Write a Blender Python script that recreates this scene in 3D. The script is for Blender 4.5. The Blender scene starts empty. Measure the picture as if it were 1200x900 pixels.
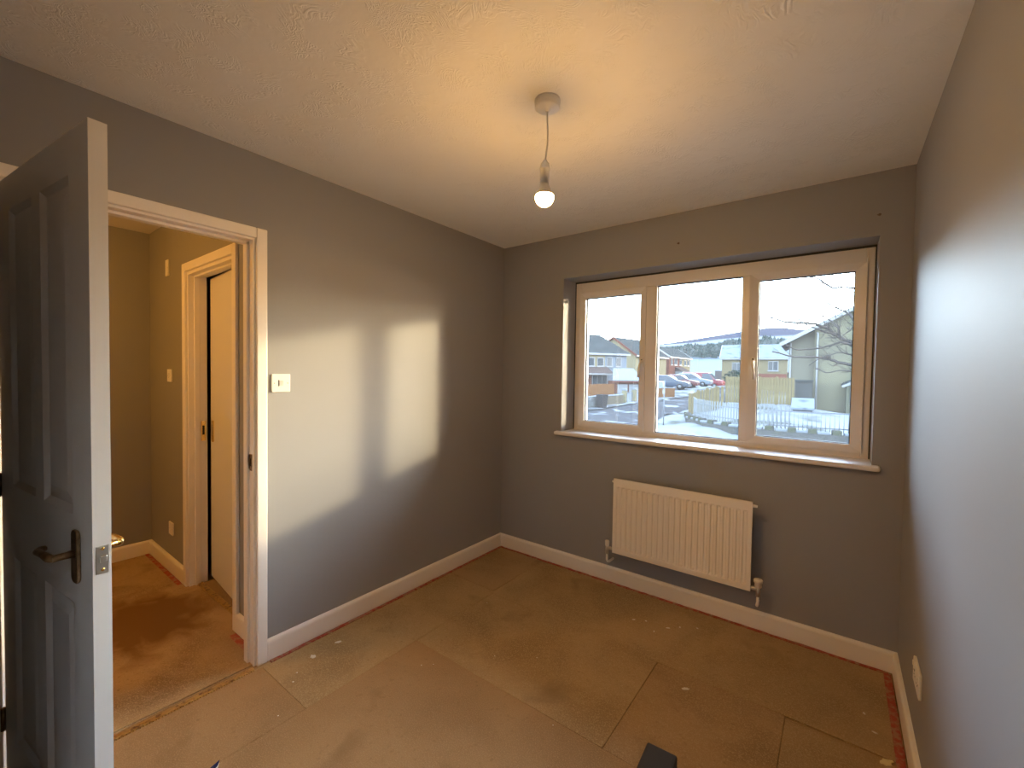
import bpy, bmesh, math, random
from mathutils import Vector, Matrix
random.seed(7)
scene = bpy.context.scene
COL = scene.collection
R = math.radians

# ------------------------------------------------------------------ camera
CAM = Vector((2.1729, -2.7331, 1.4113))
FPX, YAW, PITCH, ROLL = 506.65, -0.6497, -0.0272, 0.0149
fw = Vector((math.sin(YAW)*math.cos(PITCH), math.cos(YAW)*math.cos(PITCH), math.sin(PITCH)))
rt0 = Vector((math.cos(YAW), -math.sin(YAW), 0)); up0 = rt0.cross(fw)
rt = rt0*math.cos(ROLL) + up0*math.sin(ROLL)
up = -rt0*math.sin(ROLL) + up0*math.cos(ROLL)
cam_d = bpy.data.cameras.new('camera'); cam = bpy.data.objects.new('camera', cam_d); COL.objects.link(cam)
cam_d.sensor_width = 36; cam_d.lens = FPX*36/1200; cam_d.clip_start = .01; cam_d.clip_end = 6000
cam.matrix_world = Matrix(((rt.x, up.x, -fw.x, CAM.x), (rt.y, up.y, -fw.y, CAM.y), (rt.z, up.z, -fw.z, CAM.z), (0, 0, 0, 1)))
scene.camera = cam

# ------------------------------------------------------------------ sky, sun, exposure
SUN_AZ, SUN_EL = R(38.2), R(10.2)          # azimuth from +y towards +x
world = bpy.data.worlds.new('sky'); scene.world = world; world.use_nodes = True
wn = world.node_tree; wn.nodes.clear()
sky = wn.nodes.new('ShaderNodeTexSky'); sky.sky_type = 'NISHITA'; sky.sun_disc = False
sky.sun_elevation = SUN_EL; sky.sun_rotation = SUN_AZ; sky.air_density = 1.2; sky.dust_density = 1.0; sky.ozone_density = 3.0
bg = wn.nodes.new('ShaderNodeBackground'); bg.inputs['Strength'].default_value = 2.2      # clear low-sun sky ...
wo = wn.nodes.new('ShaderNodeOutputWorld')
haze = wn.nodes.new('ShaderNodeBackground'); haze.inputs['Color'].default_value = (.80, .96, 1.22, 1); haze.inputs['Strength'].default_value = 11.5   # ... under an even white haze
adds = wn.nodes.new('ShaderNodeAddShader')
wn.links.new(sky.outputs[0], bg.inputs[0]); wn.links.new(bg.outputs[0], adds.inputs[0]); wn.links.new(haze.outputs[0], adds.inputs[1]); wn.links.new(adds.outputs[0], wo.inputs[0])
sd = bpy.data.lights.new('sun', 'SUN'); sun = bpy.data.objects.new('sun', sd); COL.objects.link(sun)
sd.energy = 3.7; sd.angle = R(2.6); sd.color = (1.0, .78, .45)
to_sun = Vector((math.sin(SUN_AZ)*math.cos(SUN_EL), math.cos(SUN_AZ)*math.cos(SUN_EL), math.sin(SUN_EL)))
sun.rotation_euler = to_sun.to_track_quat('Z', 'Y').to_euler(); sun.location = (30, 40, 30)
vs = scene.view_settings
vs.view_transform = 'Standard'; vs.look = 'None'; vs.gamma = 1; vs.use_curve_mapping = False; vs.exposure = 0.40
scene.cycles.use_denoising = True
scene.cycles.max_bounces = 10; scene.cycles.diffuse_bounces = 6; scene.cycles.transparent_max_bounces = 12
scene.cycles.sample_clamp_indirect = 6
scene.cycles.caustics_reflective = False; scene.cycles.caustics_refractive = False

# ------------------------------------------------------------------ helpers
def tag(o, label=None, cat=None, group=None, kind=None):
    if label: o['label'] = label
    if cat: o['category'] = cat
    if group: o['group'] = group
    if kind: o['kind'] = kind
    return o
def empty(name, loc=(0, 0, 0), rz=0.0, parent=None):
    o = bpy.data.objects.new(name, None); COL.objects.link(o); o.empty_display_size = .05
    o.location = loc; o.rotation_euler = (0, 0, rz); o.parent = parent
    return o

class MB:
    """collects geometry for ONE mesh object"""
    def __init__(s): s.v = []; s.f = []; s.m = []; s.sm = []
    def add(s, vs_, fs, mi=0, smooth=False):
        b = len(s.v); s.v += [tuple(p) for p in vs_]
        for f in fs: s.f.append(tuple(b+i for i in f)); s.m.append(mi); s.sm.append(smooth)
        return s
    def box(s, x0, x1, y0, y1, z0, z1, mi=0):
        v = [(x0,y0,z0),(x1,y0,z0),(x1,y1,z0),(x0,y1,z0),(x0,y0,z1),(x1,y0,z1),(x1,y1,z1),(x0,y1,z1)]
        return s.add(v, [(0,3,2,1),(4,5,6,7),(0,1,5,4),(1,2,6,5),(2,3,7,6),(3,0,4,7)], mi)
    def bar(s, a, b, w, h, mi=0, upv=(0,0,1)):
        a = Vector(a); b = Vector(b); d = (b-a).normalized(); u = Vector(upv)
        if abs(d.dot(u)) > .95: u = Vector((1,0,0))
        sx = d.cross(u).normalized()*w/2; sz = sx.normalized().cross(d)*h/2
        v = [a-sx-sz,a+sx-sz,a+sx+sz,a-sx+sz,b-sx-sz,b+sx-sz,b+sx+sz,b-sx+sz]
        return s.add(v, [(0,3,2,1),(4,5,6,7),(0,1,5,4),(1,2,6,5),(2,3,7,6),(3,0,4,7)], mi)
    def tube(s, pts, r, n=10, mi=0, cap=True):
        pts = [Vector(p) for p in pts]; rs = r if isinstance(r, (list, tuple)) else [r]*len(pts)
        ref = None; vs_ = []
        for i, p in enumerate(pts):
            d = (pts[min(i+1, len(pts)-1)]-pts[max(i-1, 0)]).normalized()
            if ref is None:
                ref = Vector((0,0,1)) if abs(d.z) < .9 else Vector((1,0,0))
            a = d.cross(ref).normalized(); b = a.cross(d).normalized(); ref = b
            for k in range(n):
                t = 2*math.pi*k/n; vs_.append(p + (a*math.cos(t)+b*math.sin(t))*rs[i])
        fs = []
        for i in range(len(pts)-1):
            for k in range(n):
                k2 = (k+1) % n; fs.append((i*n+k, (i+1)*n+k, (i+1)*n+k2, i*n+k2))
        s.add(vs_, fs, mi, True)
        if cap:
            b0 = len(s.v)-len(vs_)
            s.f.append(tuple(b0+k for k in range(n))); s.m.append(mi); s.sm.append(False)
            e = b0+(len(pts)-1)*n
            s.f.append(tuple(e+n-1-k for k in range(n))); s.m.append(mi); s.sm.append(False)
        return s
    def lathe(s, prof, c=(0,0,0), n=32, axis='z', mi=0, smooth=True):
        """prof: list of (r, h) along the axis"""
        vs_ = []; cx, cy, cz = c
        for r, h in prof:
            for k in range(n):
                t = 2*math.pi*k/n; a, b = r*math.cos(t), r*math.sin(t)
                vs_.append({'z': (cx+a, cy+b, cz+h), 'y': (cx+a, cy+h, cz+b), 'x': (cx+h, cy+a, cz+b)}[axis])
        fs = []
        for i in range(len(prof)-1):
            for k in range(n):
                k2 = (k+1) % n; fs.append((i*n+k, i*n+k2, (i+1)*n+k2, (i+1)*n+k))
        return s.add(vs_, fs, mi, smooth)
    def prism(s, poly, h0, h1, axis='z', mi=0):
        """poly in the two remaining axes (x,y)|(x,z)|(y,z), extruded along axis"""
        def P(a, b, h): return {'z': (a, b, h), 'y': (a, h, b), 'x': (h, a, b)}[axis]
        n = len(poly)
        v = [P(a, b, h0) for a, b in poly]+[P(a, b, h1) for a, b in poly]
        fs = [tuple(range(n-1, -1, -1)), tuple(range(n, 2*n))]+[(i, (i+1) % n, n+(i+1) % n, n+i) for i in range(n)]
        return s.add(v, fs, mi)
    def build(s, name, mats, parent=None, bevel=0, seg=2, loc=None, rz=None, fix=True):
        me = bpy.data.meshes.new(name); me.from_pydata(s.v, [], s.f)
        for m in (mats if isinstance(mats, (list, tuple)) else [mats]): me.materials.append(m)
        me.polygons.foreach_set('material_index', s.m); me.polygons.foreach_set('use_smooth', s.sm)
        if fix:
            bm = bmesh.new(); bm.from_mesh(me); bmesh.ops.recalc_face_normals(bm, faces=bm.faces); bm.to_mesh(me); bm.free()
        me.update()
        o = bpy.data.objects.new(name, me); COL.objects.link(o); o.parent = parent
        if loc is not None: o.location = loc
        if rz is not None: o.rotation_euler = (0, 0, rz)
        if bevel:
            b = o.modifiers.new('bevel', 'BEVEL'); b.width = bevel; b.segments = seg; b.limit_method = 'ANGLE'; b.angle_limit = R(40)
        return o
def inst(o, parent=None, loc=None, rz=None):
    c = o.copy(); COL.objects.link(c); c.parent = parent
    if loc is not None: c.location = loc
    if rz is not None: c.rotation_euler = (0, 0, rz)
    return c

# ------------------------------------------------------------------ materials
def mat(name, col, rough=.6, spec=.5, metal=0., bump=None, vary=None, wave=None):
    """bump=(scale, strength, distance, detail); vary=(colour2, scale, detail, lo, hi)"""
    m = bpy.data.materials.new(name); m.use_nodes = True; nt = m.node_tree; N = nt.nodes; L = nt.links
    b = N['Principled BSDF']; b.inputs['Base Color'].default_value = (*col, 1)
    b.inputs['Roughness'].default_value = rough; b.inputs['Metallic'].default_value = metal
    b.inputs['Specular IOR Level'].default_value = spec
    tc = N.new('ShaderNodeTexCoord')
    if vary:
        c2, sc, det, lo, hi = vary
        n = N.new('ShaderNodeTexNoise'); n.inputs['Scale'].default_value = sc; n.inputs['Detail'].default_value = det
        L.new(tc.outputs['Object'], n.inputs['Vector'])
        r = N.new('ShaderNodeMapRange'); r.inputs['From Min'].default_value = lo; r.inputs['From Max'].default_value = hi
        L.new(n.outputs['Fac'], r.inputs['Value'])
        mx = N.new('ShaderNodeMix'); mx.data_type = 'RGBA'; mx.inputs['A'].default_value = (*col, 1); mx.inputs['B'].default_value = (*c2, 1)
        L.new(r.outputs[0], mx.inputs['Factor']); L.new(mx.outputs['Result'], b.inputs['Base Color'])
    if bump:
        sc, st, di, det = bump
        n = N.new('ShaderNodeTexNoise'); n.inputs['Scale'].default_value = sc; n.inputs['Detail'].default_value = det
        L.new(tc.outputs['Object'], n.inputs['Vector'])
        bp = N.new('ShaderNodeBump'); bp.inputs['Strength'].default_value = st; bp.inputs['Distance'].default_value = di
        L.new(n.outputs['Fac'], bp.inputs['Height']); L.new(bp.outputs[0], b.inputs['Normal'])
    return m
WALLC = (.305, .303, .308)
M = {}
M['wall'] = mat('grey_wall_paint', WALLC, .55, .38, bump=(420, .12, .002, 2))
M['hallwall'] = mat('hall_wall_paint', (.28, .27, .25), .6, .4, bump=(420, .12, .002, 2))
M['white'] = mat('white_gloss_paint', (.86, .82, .77), .35, .5, bump=(60, .05, .001, 2))
M['doorwhite'] = mat('white_door_paint', (.74, .73, .71), .42, .5, bump=(90, .12, .001, 3))
M['upvc'] = mat('white_upvc', (.80, .78, .77), .28, .5)
M['rad'] = mat('radiator_enamel', (.90, .85, .78), .32, .5)
M['plastic'] = mat('white_plastic', (.82, .80, .76), .35, .5)
M['brass'] = mat('polished_brass', (.83, .58, .22), .25, .5, 1.0)
M['agedbrass'] = mat('aged_brass', (.33, .22, .12), .38, .5, 1.0, vary=((.16, .10, .06), 30, 3, .4, .65))
M['steel'] = mat('brushed_steel', (.62, .59, .52), .35, .5, 1.0)
M['dark'] = mat('dark_gap', (.02, .018, .016), .8, .2)
M['black'] = mat('black_plastic', (.036, .026, .016), .85, .08, bump=(300, .1, .001, 2))
M['blue'] = mat('dark_blue_wrapper', (.02, .03, .12), .8, .1)
M['grip'] = mat('red_gripper_fibres', (.36, .075, .05), .9, .1, bump=(260, .8, .004, 3), vary=((.36, .19, .11), 46, 4, .44, .60))
M['goldbar'] = mat('worn_gold_bar', (.56, .36, .12), .42, .5, .8, vary=((.22, .13, .06), 60, 3, .5, .7))
M['rubber'] = mat('grey_seal', (.05, .05, .055), .7, .3)
M['scuff'] = mat('plaster_smear', (.66, .60, .50), .8, .2)
M['plug'] = mat('brown_wall_plug', (.16, .11, .09), .7, .3)

# textured ceiling: brushed swirls of plaster
def ceiling_mat():
    m = mat('swirled_plaster_ceiling', (.90, .875, .82), .75, .25); nt = m.node_tree; N = nt.nodes; L = nt.links
    tc = N.new('ShaderNodeTexCoord')
    n1 = N.new('ShaderNodeTexNoise'); n1.inputs['Scale'].default_value = 5.0; n1.inputs['Detail'].default_value = 3; n1.inputs['Distortion'].default_value = 1.2
    L.new(tc.outputs['Object'], n1.inputs['Vector'])
    ad = N.new('ShaderNodeVectorMath'); ad.operation = 'MULTIPLY_ADD'; ad.inputs[1].default_value = (.55, .55, .0)
    L.new(n1.outputs['Color'], ad.inputs[0]); L.new(tc.outputs['Object'], ad.inputs[2])
    wv = N.new('ShaderNodeTexWave'); wv.inputs['Scale'].default_value = 13; wv.inputs['Distortion'].default_value = 9; wv.inputs['Detail'].default_value = 4; wv.inputs['Detail Scale'].default_value = 2.2
    L.new(ad.outputs[0], wv.inputs['Vector'])
    n2 = N.new('ShaderNodeTexNoise'); n2.inputs['Scale'].default_value = 11; n2.inputs['Detail'].default_value = 2
    L.new(tc.outputs['Object'], n2.inputs['Vector'])
    rr = N.new('ShaderNodeMapRange'); rr.inputs['From Min'].default_value = .44; rr.inputs['From Max'].default_value = .64
    L.new(n2.outputs['Fac'], rr.inputs['Value'])
    mu = N.new('ShaderNodeMath'); mu.operation = 'MULTIPLY'; L.new(wv.outputs['Fac'], mu.inputs[0]); L.new(rr.outputs[0], mu.inputs[1])
    n3 = N.new('ShaderNodeTexNoise'); n3.inputs['Scale'].default_value = 38; n3.inputs['Detail'].default_value = 3
    L.new(tc.outputs['Object'], n3.inputs['Vector'])
    sm = N.new('ShaderNodeMath'); sm.operation = 'MULTIPLY_ADD'; sm.inputs[1].default_value = .35
    L.new(n3.outputs['Fac'], sm.inputs[0]); L.new(mu.outputs[0], sm.inputs[2])
    bp = N.new('ShaderNodeBump'); bp.inputs['Strength'].default_value = .42; bp.inputs['Distance'].default_value = .0045
    L.new(sm.outputs[0], bp.inputs['Height']); L.new(bp.outputs[0], N['Principled BSDF'].inputs['Normal'])
    return m
M['ceiling'] = ceiling_mat()

# worn felt / rubber underlay on the floor
def underlay_mat(name, c1, c2, c3, dark_patch=None):
    m = mat(name, c1, .95, .1); nt = m.node_tree; N = nt.nodes; L = nt.links; b = N['Principled BSDF']
    tc = N.new('ShaderNodeTexCoord')
    def noise(sc, det, ds=0):
        n = N.new('ShaderNodeTexNoise'); n.inputs['Scale'].default_value = sc; n.inputs['Detail'].default_value = det; n.inputs['Distortion'].default_value = ds
        L.new(tc.outputs['Object'], n.inputs['Vector']); return n
    def rng(o, lo, hi):
        r = N.new('ShaderNodeMapRange'); r.inputs['From Min'].default_value = lo; r.inputs['From Max'].default_value = hi; L.new(o, r.inputs['Value']); return r.outputs[0]
    def mix(f, a, c):
        x = N.new('ShaderNodeMix'); x.data_type = 'RGBA'; L.new(f, x.inputs['Factor'])
        if isinstance(a, tuple): x.inputs['A'].default_value = (*a, 1)
        else: L.new(a, x.inputs['A'])
        x.inputs['B'].default_value = (*c, 1); return x.outputs['Result']
    big = noise(2.6, 5, .6); c = mix(rng(big.outputs['Fac'], .42, .66), c1, c2)
    fine = noise(240, 3); c = mix(rng(fine.outputs['Fac'], .48, .74), c, c3)
    fine2 = noise(60, 4); c = mix(rng(fine2.outputs['Fac'], .60, .80), c, c2)
    st = noise(3.3, 5, .4); c = mix(rng(st.outputs['Fac'], .60, .76), c, tuple(x*.66 for x in c1))
    if dark_patch:                                        # a dark brown patch with a ragged edge
        cx, cy, rx_, ry_ = dark_patch
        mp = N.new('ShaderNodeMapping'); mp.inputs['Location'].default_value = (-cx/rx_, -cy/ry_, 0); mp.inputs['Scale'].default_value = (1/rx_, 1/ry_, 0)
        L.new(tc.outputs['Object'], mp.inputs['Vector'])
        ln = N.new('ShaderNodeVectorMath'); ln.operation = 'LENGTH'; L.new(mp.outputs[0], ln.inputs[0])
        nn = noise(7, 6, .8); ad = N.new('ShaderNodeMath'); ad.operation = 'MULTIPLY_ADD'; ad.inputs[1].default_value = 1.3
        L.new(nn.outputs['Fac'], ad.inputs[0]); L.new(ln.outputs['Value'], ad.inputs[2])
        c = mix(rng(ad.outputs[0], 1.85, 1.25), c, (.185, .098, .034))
    L.new(c, b.inputs['Base Color'])
    bp = N.new('ShaderNodeBump'); bp.inputs['Strength'].default_value = .5; bp.inputs['Distance'].default_value = .003
    L.new(fine.outputs['Fac'], bp.inputs['Height']); L.new(bp.outputs[0], b.inputs['Normal'])
    return m
M['underlay'] = underlay_mat('brown_underlay', (.38, .255, .122), (.28, .187, .087), (.48, .345, .19))
M['underlay2'] = underlay_mat('brown_underlay_worn', (.36, .235, .115), (.27, .175, .083), (.46, .32, .175))
M['underlay3'] = underlay_mat('brown_underlay_faded', (.345, .215, .098), (.275, .170, .076), (.42, .275, .142))
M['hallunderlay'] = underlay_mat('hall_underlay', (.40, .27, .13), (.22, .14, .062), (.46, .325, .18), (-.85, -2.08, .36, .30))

def glass_mat():
    m = bpy.data.materials.new('window_glass'); m.use_nodes = True; nt = m.node_tree; N = nt.nodes; L = nt.links; N.clear()
    o = N.new('ShaderNodeOutputMaterial'); t = N.new('ShaderNodeBsdfTransparent'); t.inputs[0].default_value = (.97, .985, .98, 1)
    g = N.new('ShaderNodeBsdfGlossy'); g.inputs['Roughness'].default_value = .02
    lw = N.new('ShaderNodeFresnel'); lw.inputs['IOR'].default_value = 1.45
    mx = N.new('ShaderNodeMixShader'); L.new(lw.outputs[0], mx.inputs[0]); L.new(t.outputs[0], mx.inputs[1]); L.new(g.outputs[0], mx.inputs[2])
    tr_ = N.new('ShaderNodeBsdfTranslucent'); tr_.inputs[0].default_value = (.9, .92, .95, 1); m2_ = N.new('ShaderNodeMixShader'); m2_.inputs[0].default_value = .008
    L.new(mx.outputs[0], m2_.inputs[1]); L.new(tr_.outputs[0], m2_.inputs[2]); L.new(m2_.outputs[0], o.inputs[0]); return m
M['glass'] = glass_mat()
def emit(name, col, st):
    m = bpy.data.materials.new(name); m.use_nodes = True; N = m.node_tree.nodes
    b = N['Principled BSDF']; b.inputs['Base Color'].default_value = (.9, .85, .75, 1)
    b.inputs['Emission Color'].default_value = (*col, 1); b.inputs['Emission Strength'].default_value = st
    return m
M['bulb'] = emit('warm_bulb', (1.0, .54, .15), 480)
M['hallbulb'] = emit('hall_warm_bulb', (1.0, .45, .08), 800)

# ------------------------------------------------------------------ room shell
H, W = 2.40, 2.4252
NEAR = -2.785                      # wall behind the camera
T = .10                           # partition thickness
WX1, WX2, WZ1, WZ2 = .5554, 2.3043, .970, 2.095       # window reveal
DY0, DY1, DZ = -2.655, -1.837, 2.030                   # hole for the door lining
HX0, HY0 = -1.955, -3.9           # hall
BY = -1.790                       # hall side wall with the second door

def S(mb, name, m, parent=None, **k):
    o = mb.build(name, m, parent, **k)
    if parent is None: o['kind'] = 'structure'
    return o
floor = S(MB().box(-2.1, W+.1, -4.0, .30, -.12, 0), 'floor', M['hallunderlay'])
S(MB().box(0, W, NEAR, 0, H, H+.12), 'ceiling', M['ceiling'])
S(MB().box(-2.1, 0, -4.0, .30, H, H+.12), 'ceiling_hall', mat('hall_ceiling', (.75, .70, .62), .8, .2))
w = MB()
w.box(-T, 0, NEAR-.1, DY0, 0, H); w.box(-T, 0, DY1, .30, 0, H); w.box(-T, 0, DY0, DY1, DZ, H)
S(w, 'wall_left', M['wall'])
w = MB()
w.box(0, WX1, 0, .30, 0, H); w.box(WX2, W+.1, 0, .30, 0, H)
w.box(WX1, WX2, 0, .30, 0, WZ1); w.box(WX1, WX2, 0, .30, WZ2, H)
S(w, 'wall_window', M['wall'])
S(MB().box(W, W+.1, NEAR-.1, 0, 0, H), 'wall_right', M['wall'])
S(MB().box(0, W, NEAR-.1, NEAR, 0, H), 'wall_near', M['wall'])
# hall and the dark room behind the second door
S(MB().box(HX0-.1, HX0, HY0, .30, 0, H), 'wall_hall_end', M['hallwall'])
HD0, HD1, HDZ = -1.150, -.385, 2.020
w = MB(); w.box(HX0, HD0, BY, BY+T, 0, H); w.box(HD1, -T, BY, BY+T, 0, H); w.box(HD0, HD1, BY, BY+T, HDZ, H)
S(w, 'wall_hall_side', M['hallwall'])
S(MB().box(HX0-.1, -T, HY0-.1, HY0, 0, H), 'wall_hall_far', M['hallwall'])
S(MB().box(-T, 0, HY0-.1, NEAR-.1, 0, H), 'wall_hall_back', M['hallwall'])
S(MB().box(HX0, -T, .20, .30, 0, H), 'wall_hall_outer', M['hallwall'])

# ------------------------------------------------------------------ skirting boards (rounded top profile)
SK, ST = .104, .018
def skirt(name, a, b, n):
    """a,b floor points on the wall face, n unit normal into the room"""
    a = Vector((*a, 0)); b = Vector((*b, 0)); n = Vector((*n, 0))
    prof = [(0, .004), (ST, .004), (ST, SK-.016), (ST*.86, SK-.007), (ST*.5, SK-.001), (0, SK)]
    v = [a+n*p+Vector((0, 0, z)) for p, z in prof]+[b+n*p+Vector((0, 0, z)) for p, z in prof]
    k = len(prof)
    mb = MB().add(v, [tuple(range(k)), tuple(range(2*k-1, k-1, -1))]+[(i, (i+1) % k, k+(i+1) % k, k+i) for i in range(k)])
    return S(mb, name, M['white'])
CAS0, CAS1, CASZ = -1.852, -1.805, 2.059          # room side casing of the doorway
skirt('baseboard_left', (0, CAS1), (0, 0), (1, 0))
skirt('baseboard_window', (0, 0), (W, 0), (0, -1))
skirt('baseboard_right', (W, NEAR), (W, 0), (-1, 0))
skirt('baseboard_near', (.0, NEAR), (W, NEAR), (0, 1))
skirt('baseboard_hall_end', (HX0, HY0), (HX0, BY), (1, 0))
skirt('baseboard_hall_side', (HX0, BY), (-1.178, BY), (0, -1))
skirt('baseboard_hall_stub', (-.352, BY), (-T, BY), (0, -1))

# ------------------------------------------------------------------ doorway 1: lining, stop, casing
t1 = empty('trim_1', (0, -1.862, 0)); tag(t1, kind='structure')
L0, L1, LZ = -2.628, -1.862, 2.002
def child(mb, name, m, parent, **k):
    o = mb.build(name, m, parent, **k)
    o.matrix_parent_inverse = Matrix.LocRotScale(parent.location, parent.rotation_euler, None).inverted()
    return o
child(MB().box(-T-.002, .001, L1, DY1, 0, LZ+.028), 'lining', M['white'], t1, bevel=.0015)
child(MB().box(-T-.002, .001, DY0, L0, 0, LZ+.028), 'lining', M['white'], t1, bevel=.0015)
child(MB().box(-T-.002, .001, L0, L1, LZ, LZ+.028), 'lining', M['white'], t1, bevel=.0015)
child(MB().box(-.078, -.040, L1-.012, L1, 0, LZ), 'door_stop', M['white'], t1, bevel=.002)
child(MB().box(-.078, -.040, L0, L0+.012, 0, LZ), 'door_stop', M['white'], t1, bevel=.002)
child(MB().box(-.078, -.040, L0, L1, LZ-.012, LZ), 'door_stop', M['white'], t1, bevel=.002)
def casing(parent, x0, x1, outs):
    for a, b, z0, z1 in outs:
        lo, hi = min(x0, x1), max(x0, x1)
        child(MB().box(lo, hi, a, b, z0, z1), 'casing', M['white'], parent, bevel=.005, seg=3)
casing(t1, .0, .018, [(CAS0, CAS1, 0, CASZ), (-2.685, -2.638, 0, CASZ), (-2.638, CAS0, 2.012, CASZ)])
casing(t1, -T-.016, -T, [(CAS0, CAS1-.006, 0, CASZ), (-2.685, -2.638, 0, CASZ), (-2.638, CAS0, 2.012, CASZ)])
sp = child(MB().box(-.066, -.040, L1-.0035-.012+.010, L1-.0015+.002, .935, 1.005), 'strike_plate', M['agedbrass'], t1, bevel=.001)
child(MB().box(-.036, -.012, L1-.002, L1+.002, .930, 1.008), 'strike_plate', M['agedbrass'], t1, bevel=.001)
child(MB().box(-.030, -.017, L1-.0026, L1, .952, .988), 'latch_hole', M['dark'], t1)

# ------------------------------------------------------------------ door 1: open four-panel leaf
d1 = empty('door_1', (.006, -2.622, 0), R(7.5)); tag(d1, 'white four-panel bedroom door standing open with brass lever handles', kind='structure')
LW, LT, LB, LH = .762, .035, .008, 1.990
leaf = MB()
xs = [(0, .125), (.345, .415), (.635, LW)]
for a, b in xs: leaf.box(a, b, 0, LT, LB, LH)
rails = [(LB, .215), (.810, 1.035), (1.885, LH)]
for a, b in ((.125, .345), (.415, .635)):
    for z0, z1 in rails: leaf.box(a, b, 0, LT, z0, z1)
leaf.build('leaf', M['doorwhite'], d1)
for a, b in ((.125, .345), (.415, .635)):
    for z0, z1 in ((.215, .810), (1.035, 1.885)):
        p = MB(); i1, i2 = .016, .050
        for yo, y1, y2 in ((0, .010, .004), (LT, LT-.010, LT-.004)):
            ring = [[(a, yo), (b, yo)], [(a+i1, y1), (b-i1, y1)], [(a+i2, y2), (b-i2, y2)]]
            v = []
            for k, ins in enumerate((0, i1, i2)):
                y = (yo, y1, y2)[k]
                v += [(a+ins, y, z0+ins), (b-ins, y, z0+ins), (b-ins, y, z1-ins), (a+ins, y, z1-ins)]
            f = [(8, 9, 10, 11)]
            for k in (0, 4):
                for j in range(4):
                    j2 = (j+1) % 4; f.append((k+j, k+j2, k+4+j2, k+4+j))
            p.add(v, f)
        p.build('panel', M['doorwhite'], d1, fix=False)
def rounded(x0, x1, z0, z1, r, n=5):
    pts = []
    for cx, cz, a0 in ((x1-r, z0+r, -90), (x1-r, z1-r, 0), (x0+r, z1-r, 90), (x0+r, z0+r, 180)):
        for k in range(n+1):
            t = R(a0+90*k/n); pts.append((cx+r*math.cos(t), cz+r*math.sin(t)))
    return pts
def lever(parent, side, m, hx=.668, hz=.945):
    """side -1: room face (y=0); +1: hall face (y=LT)"""
    y = 0 if side < 0 else LT
    h = empty('lever_handle', (hx, y, hz), 0, parent)
    MB().prism(rounded(-.022, .022, -.075, .058, .016), 0, side*.008, axis='y').build('backplate', m, h, bevel=.003, seg=3)
    MB().tube([(0, side*.006, 0), (0, side*.022, 0), (0, side*.046, 0)], [.011, .0085, .0085], 14).build('spindle', m, h)
    lv = MB().tube([(.006, side*.044, 0), (-.010, side*.049, .001), (-.045, side*.050, .002), (-.075, side*.050, .000), (-.098, side*.048, -.003), (-.112, side*.040, -.004), (-.115, side*.030, -.004)],
              [.008, .0095, .008, .0078, .0085, .009, .007], 14)
    lv.build('lever', m, h)
lever(d1, -1, M['agedbrass']); lever(d1, 1, M['brass'])
MB().box(LW-.001, LW+.0015, .006, .030, .908, .976).build('latch_plate', M['steel'], d1, bevel=.001)
lb = MB(); lb.prism([(.012, -.008), (.026, -.008), (.026, .008), (.012, .008)], 0, .006, axis='x')
lb.build('latch_bolt', M['steel'], d1, loc=(LW, 0, .944), bevel=.002)
for zz in (.957+.012, .918):
    MB().lathe([(0, .0012), (.0035, .001), (.004, 0)], (LW+.0015, .018, zz), 12, 'x').build('screw', M['brass'], d1)
for zz in (.24, 1.02, 1.76):
    hg = MB().tube([(-.004, -.005, zz-.038), (-.004, -.005, zz+.038)], .006, 12); hg.box(-.002, .003, 0, .028, zz-.038, zz+.038)
    hg.build('hinge', M['agedbrass'], d1)

# ------------------------------------------------------------------ doorway 2 in the hall, door ajar
t2 = empty('trim_2', (-1.1, BY, 0)); tag(t2, kind='structure')
P0, P1, PZ = HD0+.026, HD1-.026, 1.996
for a, b, z0, z1 in ((HD0, P0, 0, HDZ), (P1, HD1, 0, HDZ), (P0, P1, PZ, HDZ)):
    child(MB().box(a, b, BY-.001, BY+T+.001, z0, z1), 'lining', M['white'], t2, bevel=.0015)
for a, b, z0, z1 in ((P0, P0+.012, 0, PZ), (P1-.012, P1, 0, PZ), (P0, P1, PZ-.012, PZ)):
    child(MB().box(a, b, BY+.030, BY+.060, z0, z1), 'door_stop', M['white'], t2, bevel=.002)
for a, b, z0, z1 in ((HD0-.036, HD0+.014, 0, 2.066), (HD1-.014, HD1+.036, 0, 2.066), (HD0+.014, HD1-.014, 2.014, 2.066)):
    child(MB().box(a, b, BY-.018, BY, z0, z1), 'casing', M['white'], t2, bevel=.005, seg=3)
child(MB().box(P0-.001, P0+.002, BY+.066, BY+.092, .935, 1.065), 'strike_plate', M['brass'], t2)
child(MB().box(P0, P0+.0026, BY+.073, BY+.085, .975, 1.035), 'latch_hole', M['dark'], t2)
d2 = empty('door_2', (P1-.003, BY+T-.002, 0), R(180-4.6)); tag(d2, 'plain white hall door standing slightly ajar', kind='structure')
w2 = (P1-P0)-.006
MB().box(0, w2, .0, .035, .032, 1.990).build('leaf', M['doorwhite'], d2, bevel=.002)
MB().box(w2-.001, w2+.0015, .006, .030, .93, 1.06).build('latch_plate', M['brass'], d2)
MB().box(w2, w2+.011, .010, .024, .99, 1.012).build('latch_bolt', M['brass'], d2, bevel=.002)
for y, sd_ in ((.035, 1), (0, -1)):
    h = empty('lever_handle', (w2-.06, y, 1.0), 0, d2)
    MB().prism(rounded(-.018, .018, -.07, .07, .012), 0, sd_*.007, axis='y').build('backplate', M['brass'], h, bevel=.002)
    if sd_ < 0: MB().tube([(0, -.005, 0), (0, -.045, 0), (-.02, -.048, 0), (-.10, -.046, 0)], .008, 10).build('lever', M['brass'], h)

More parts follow.
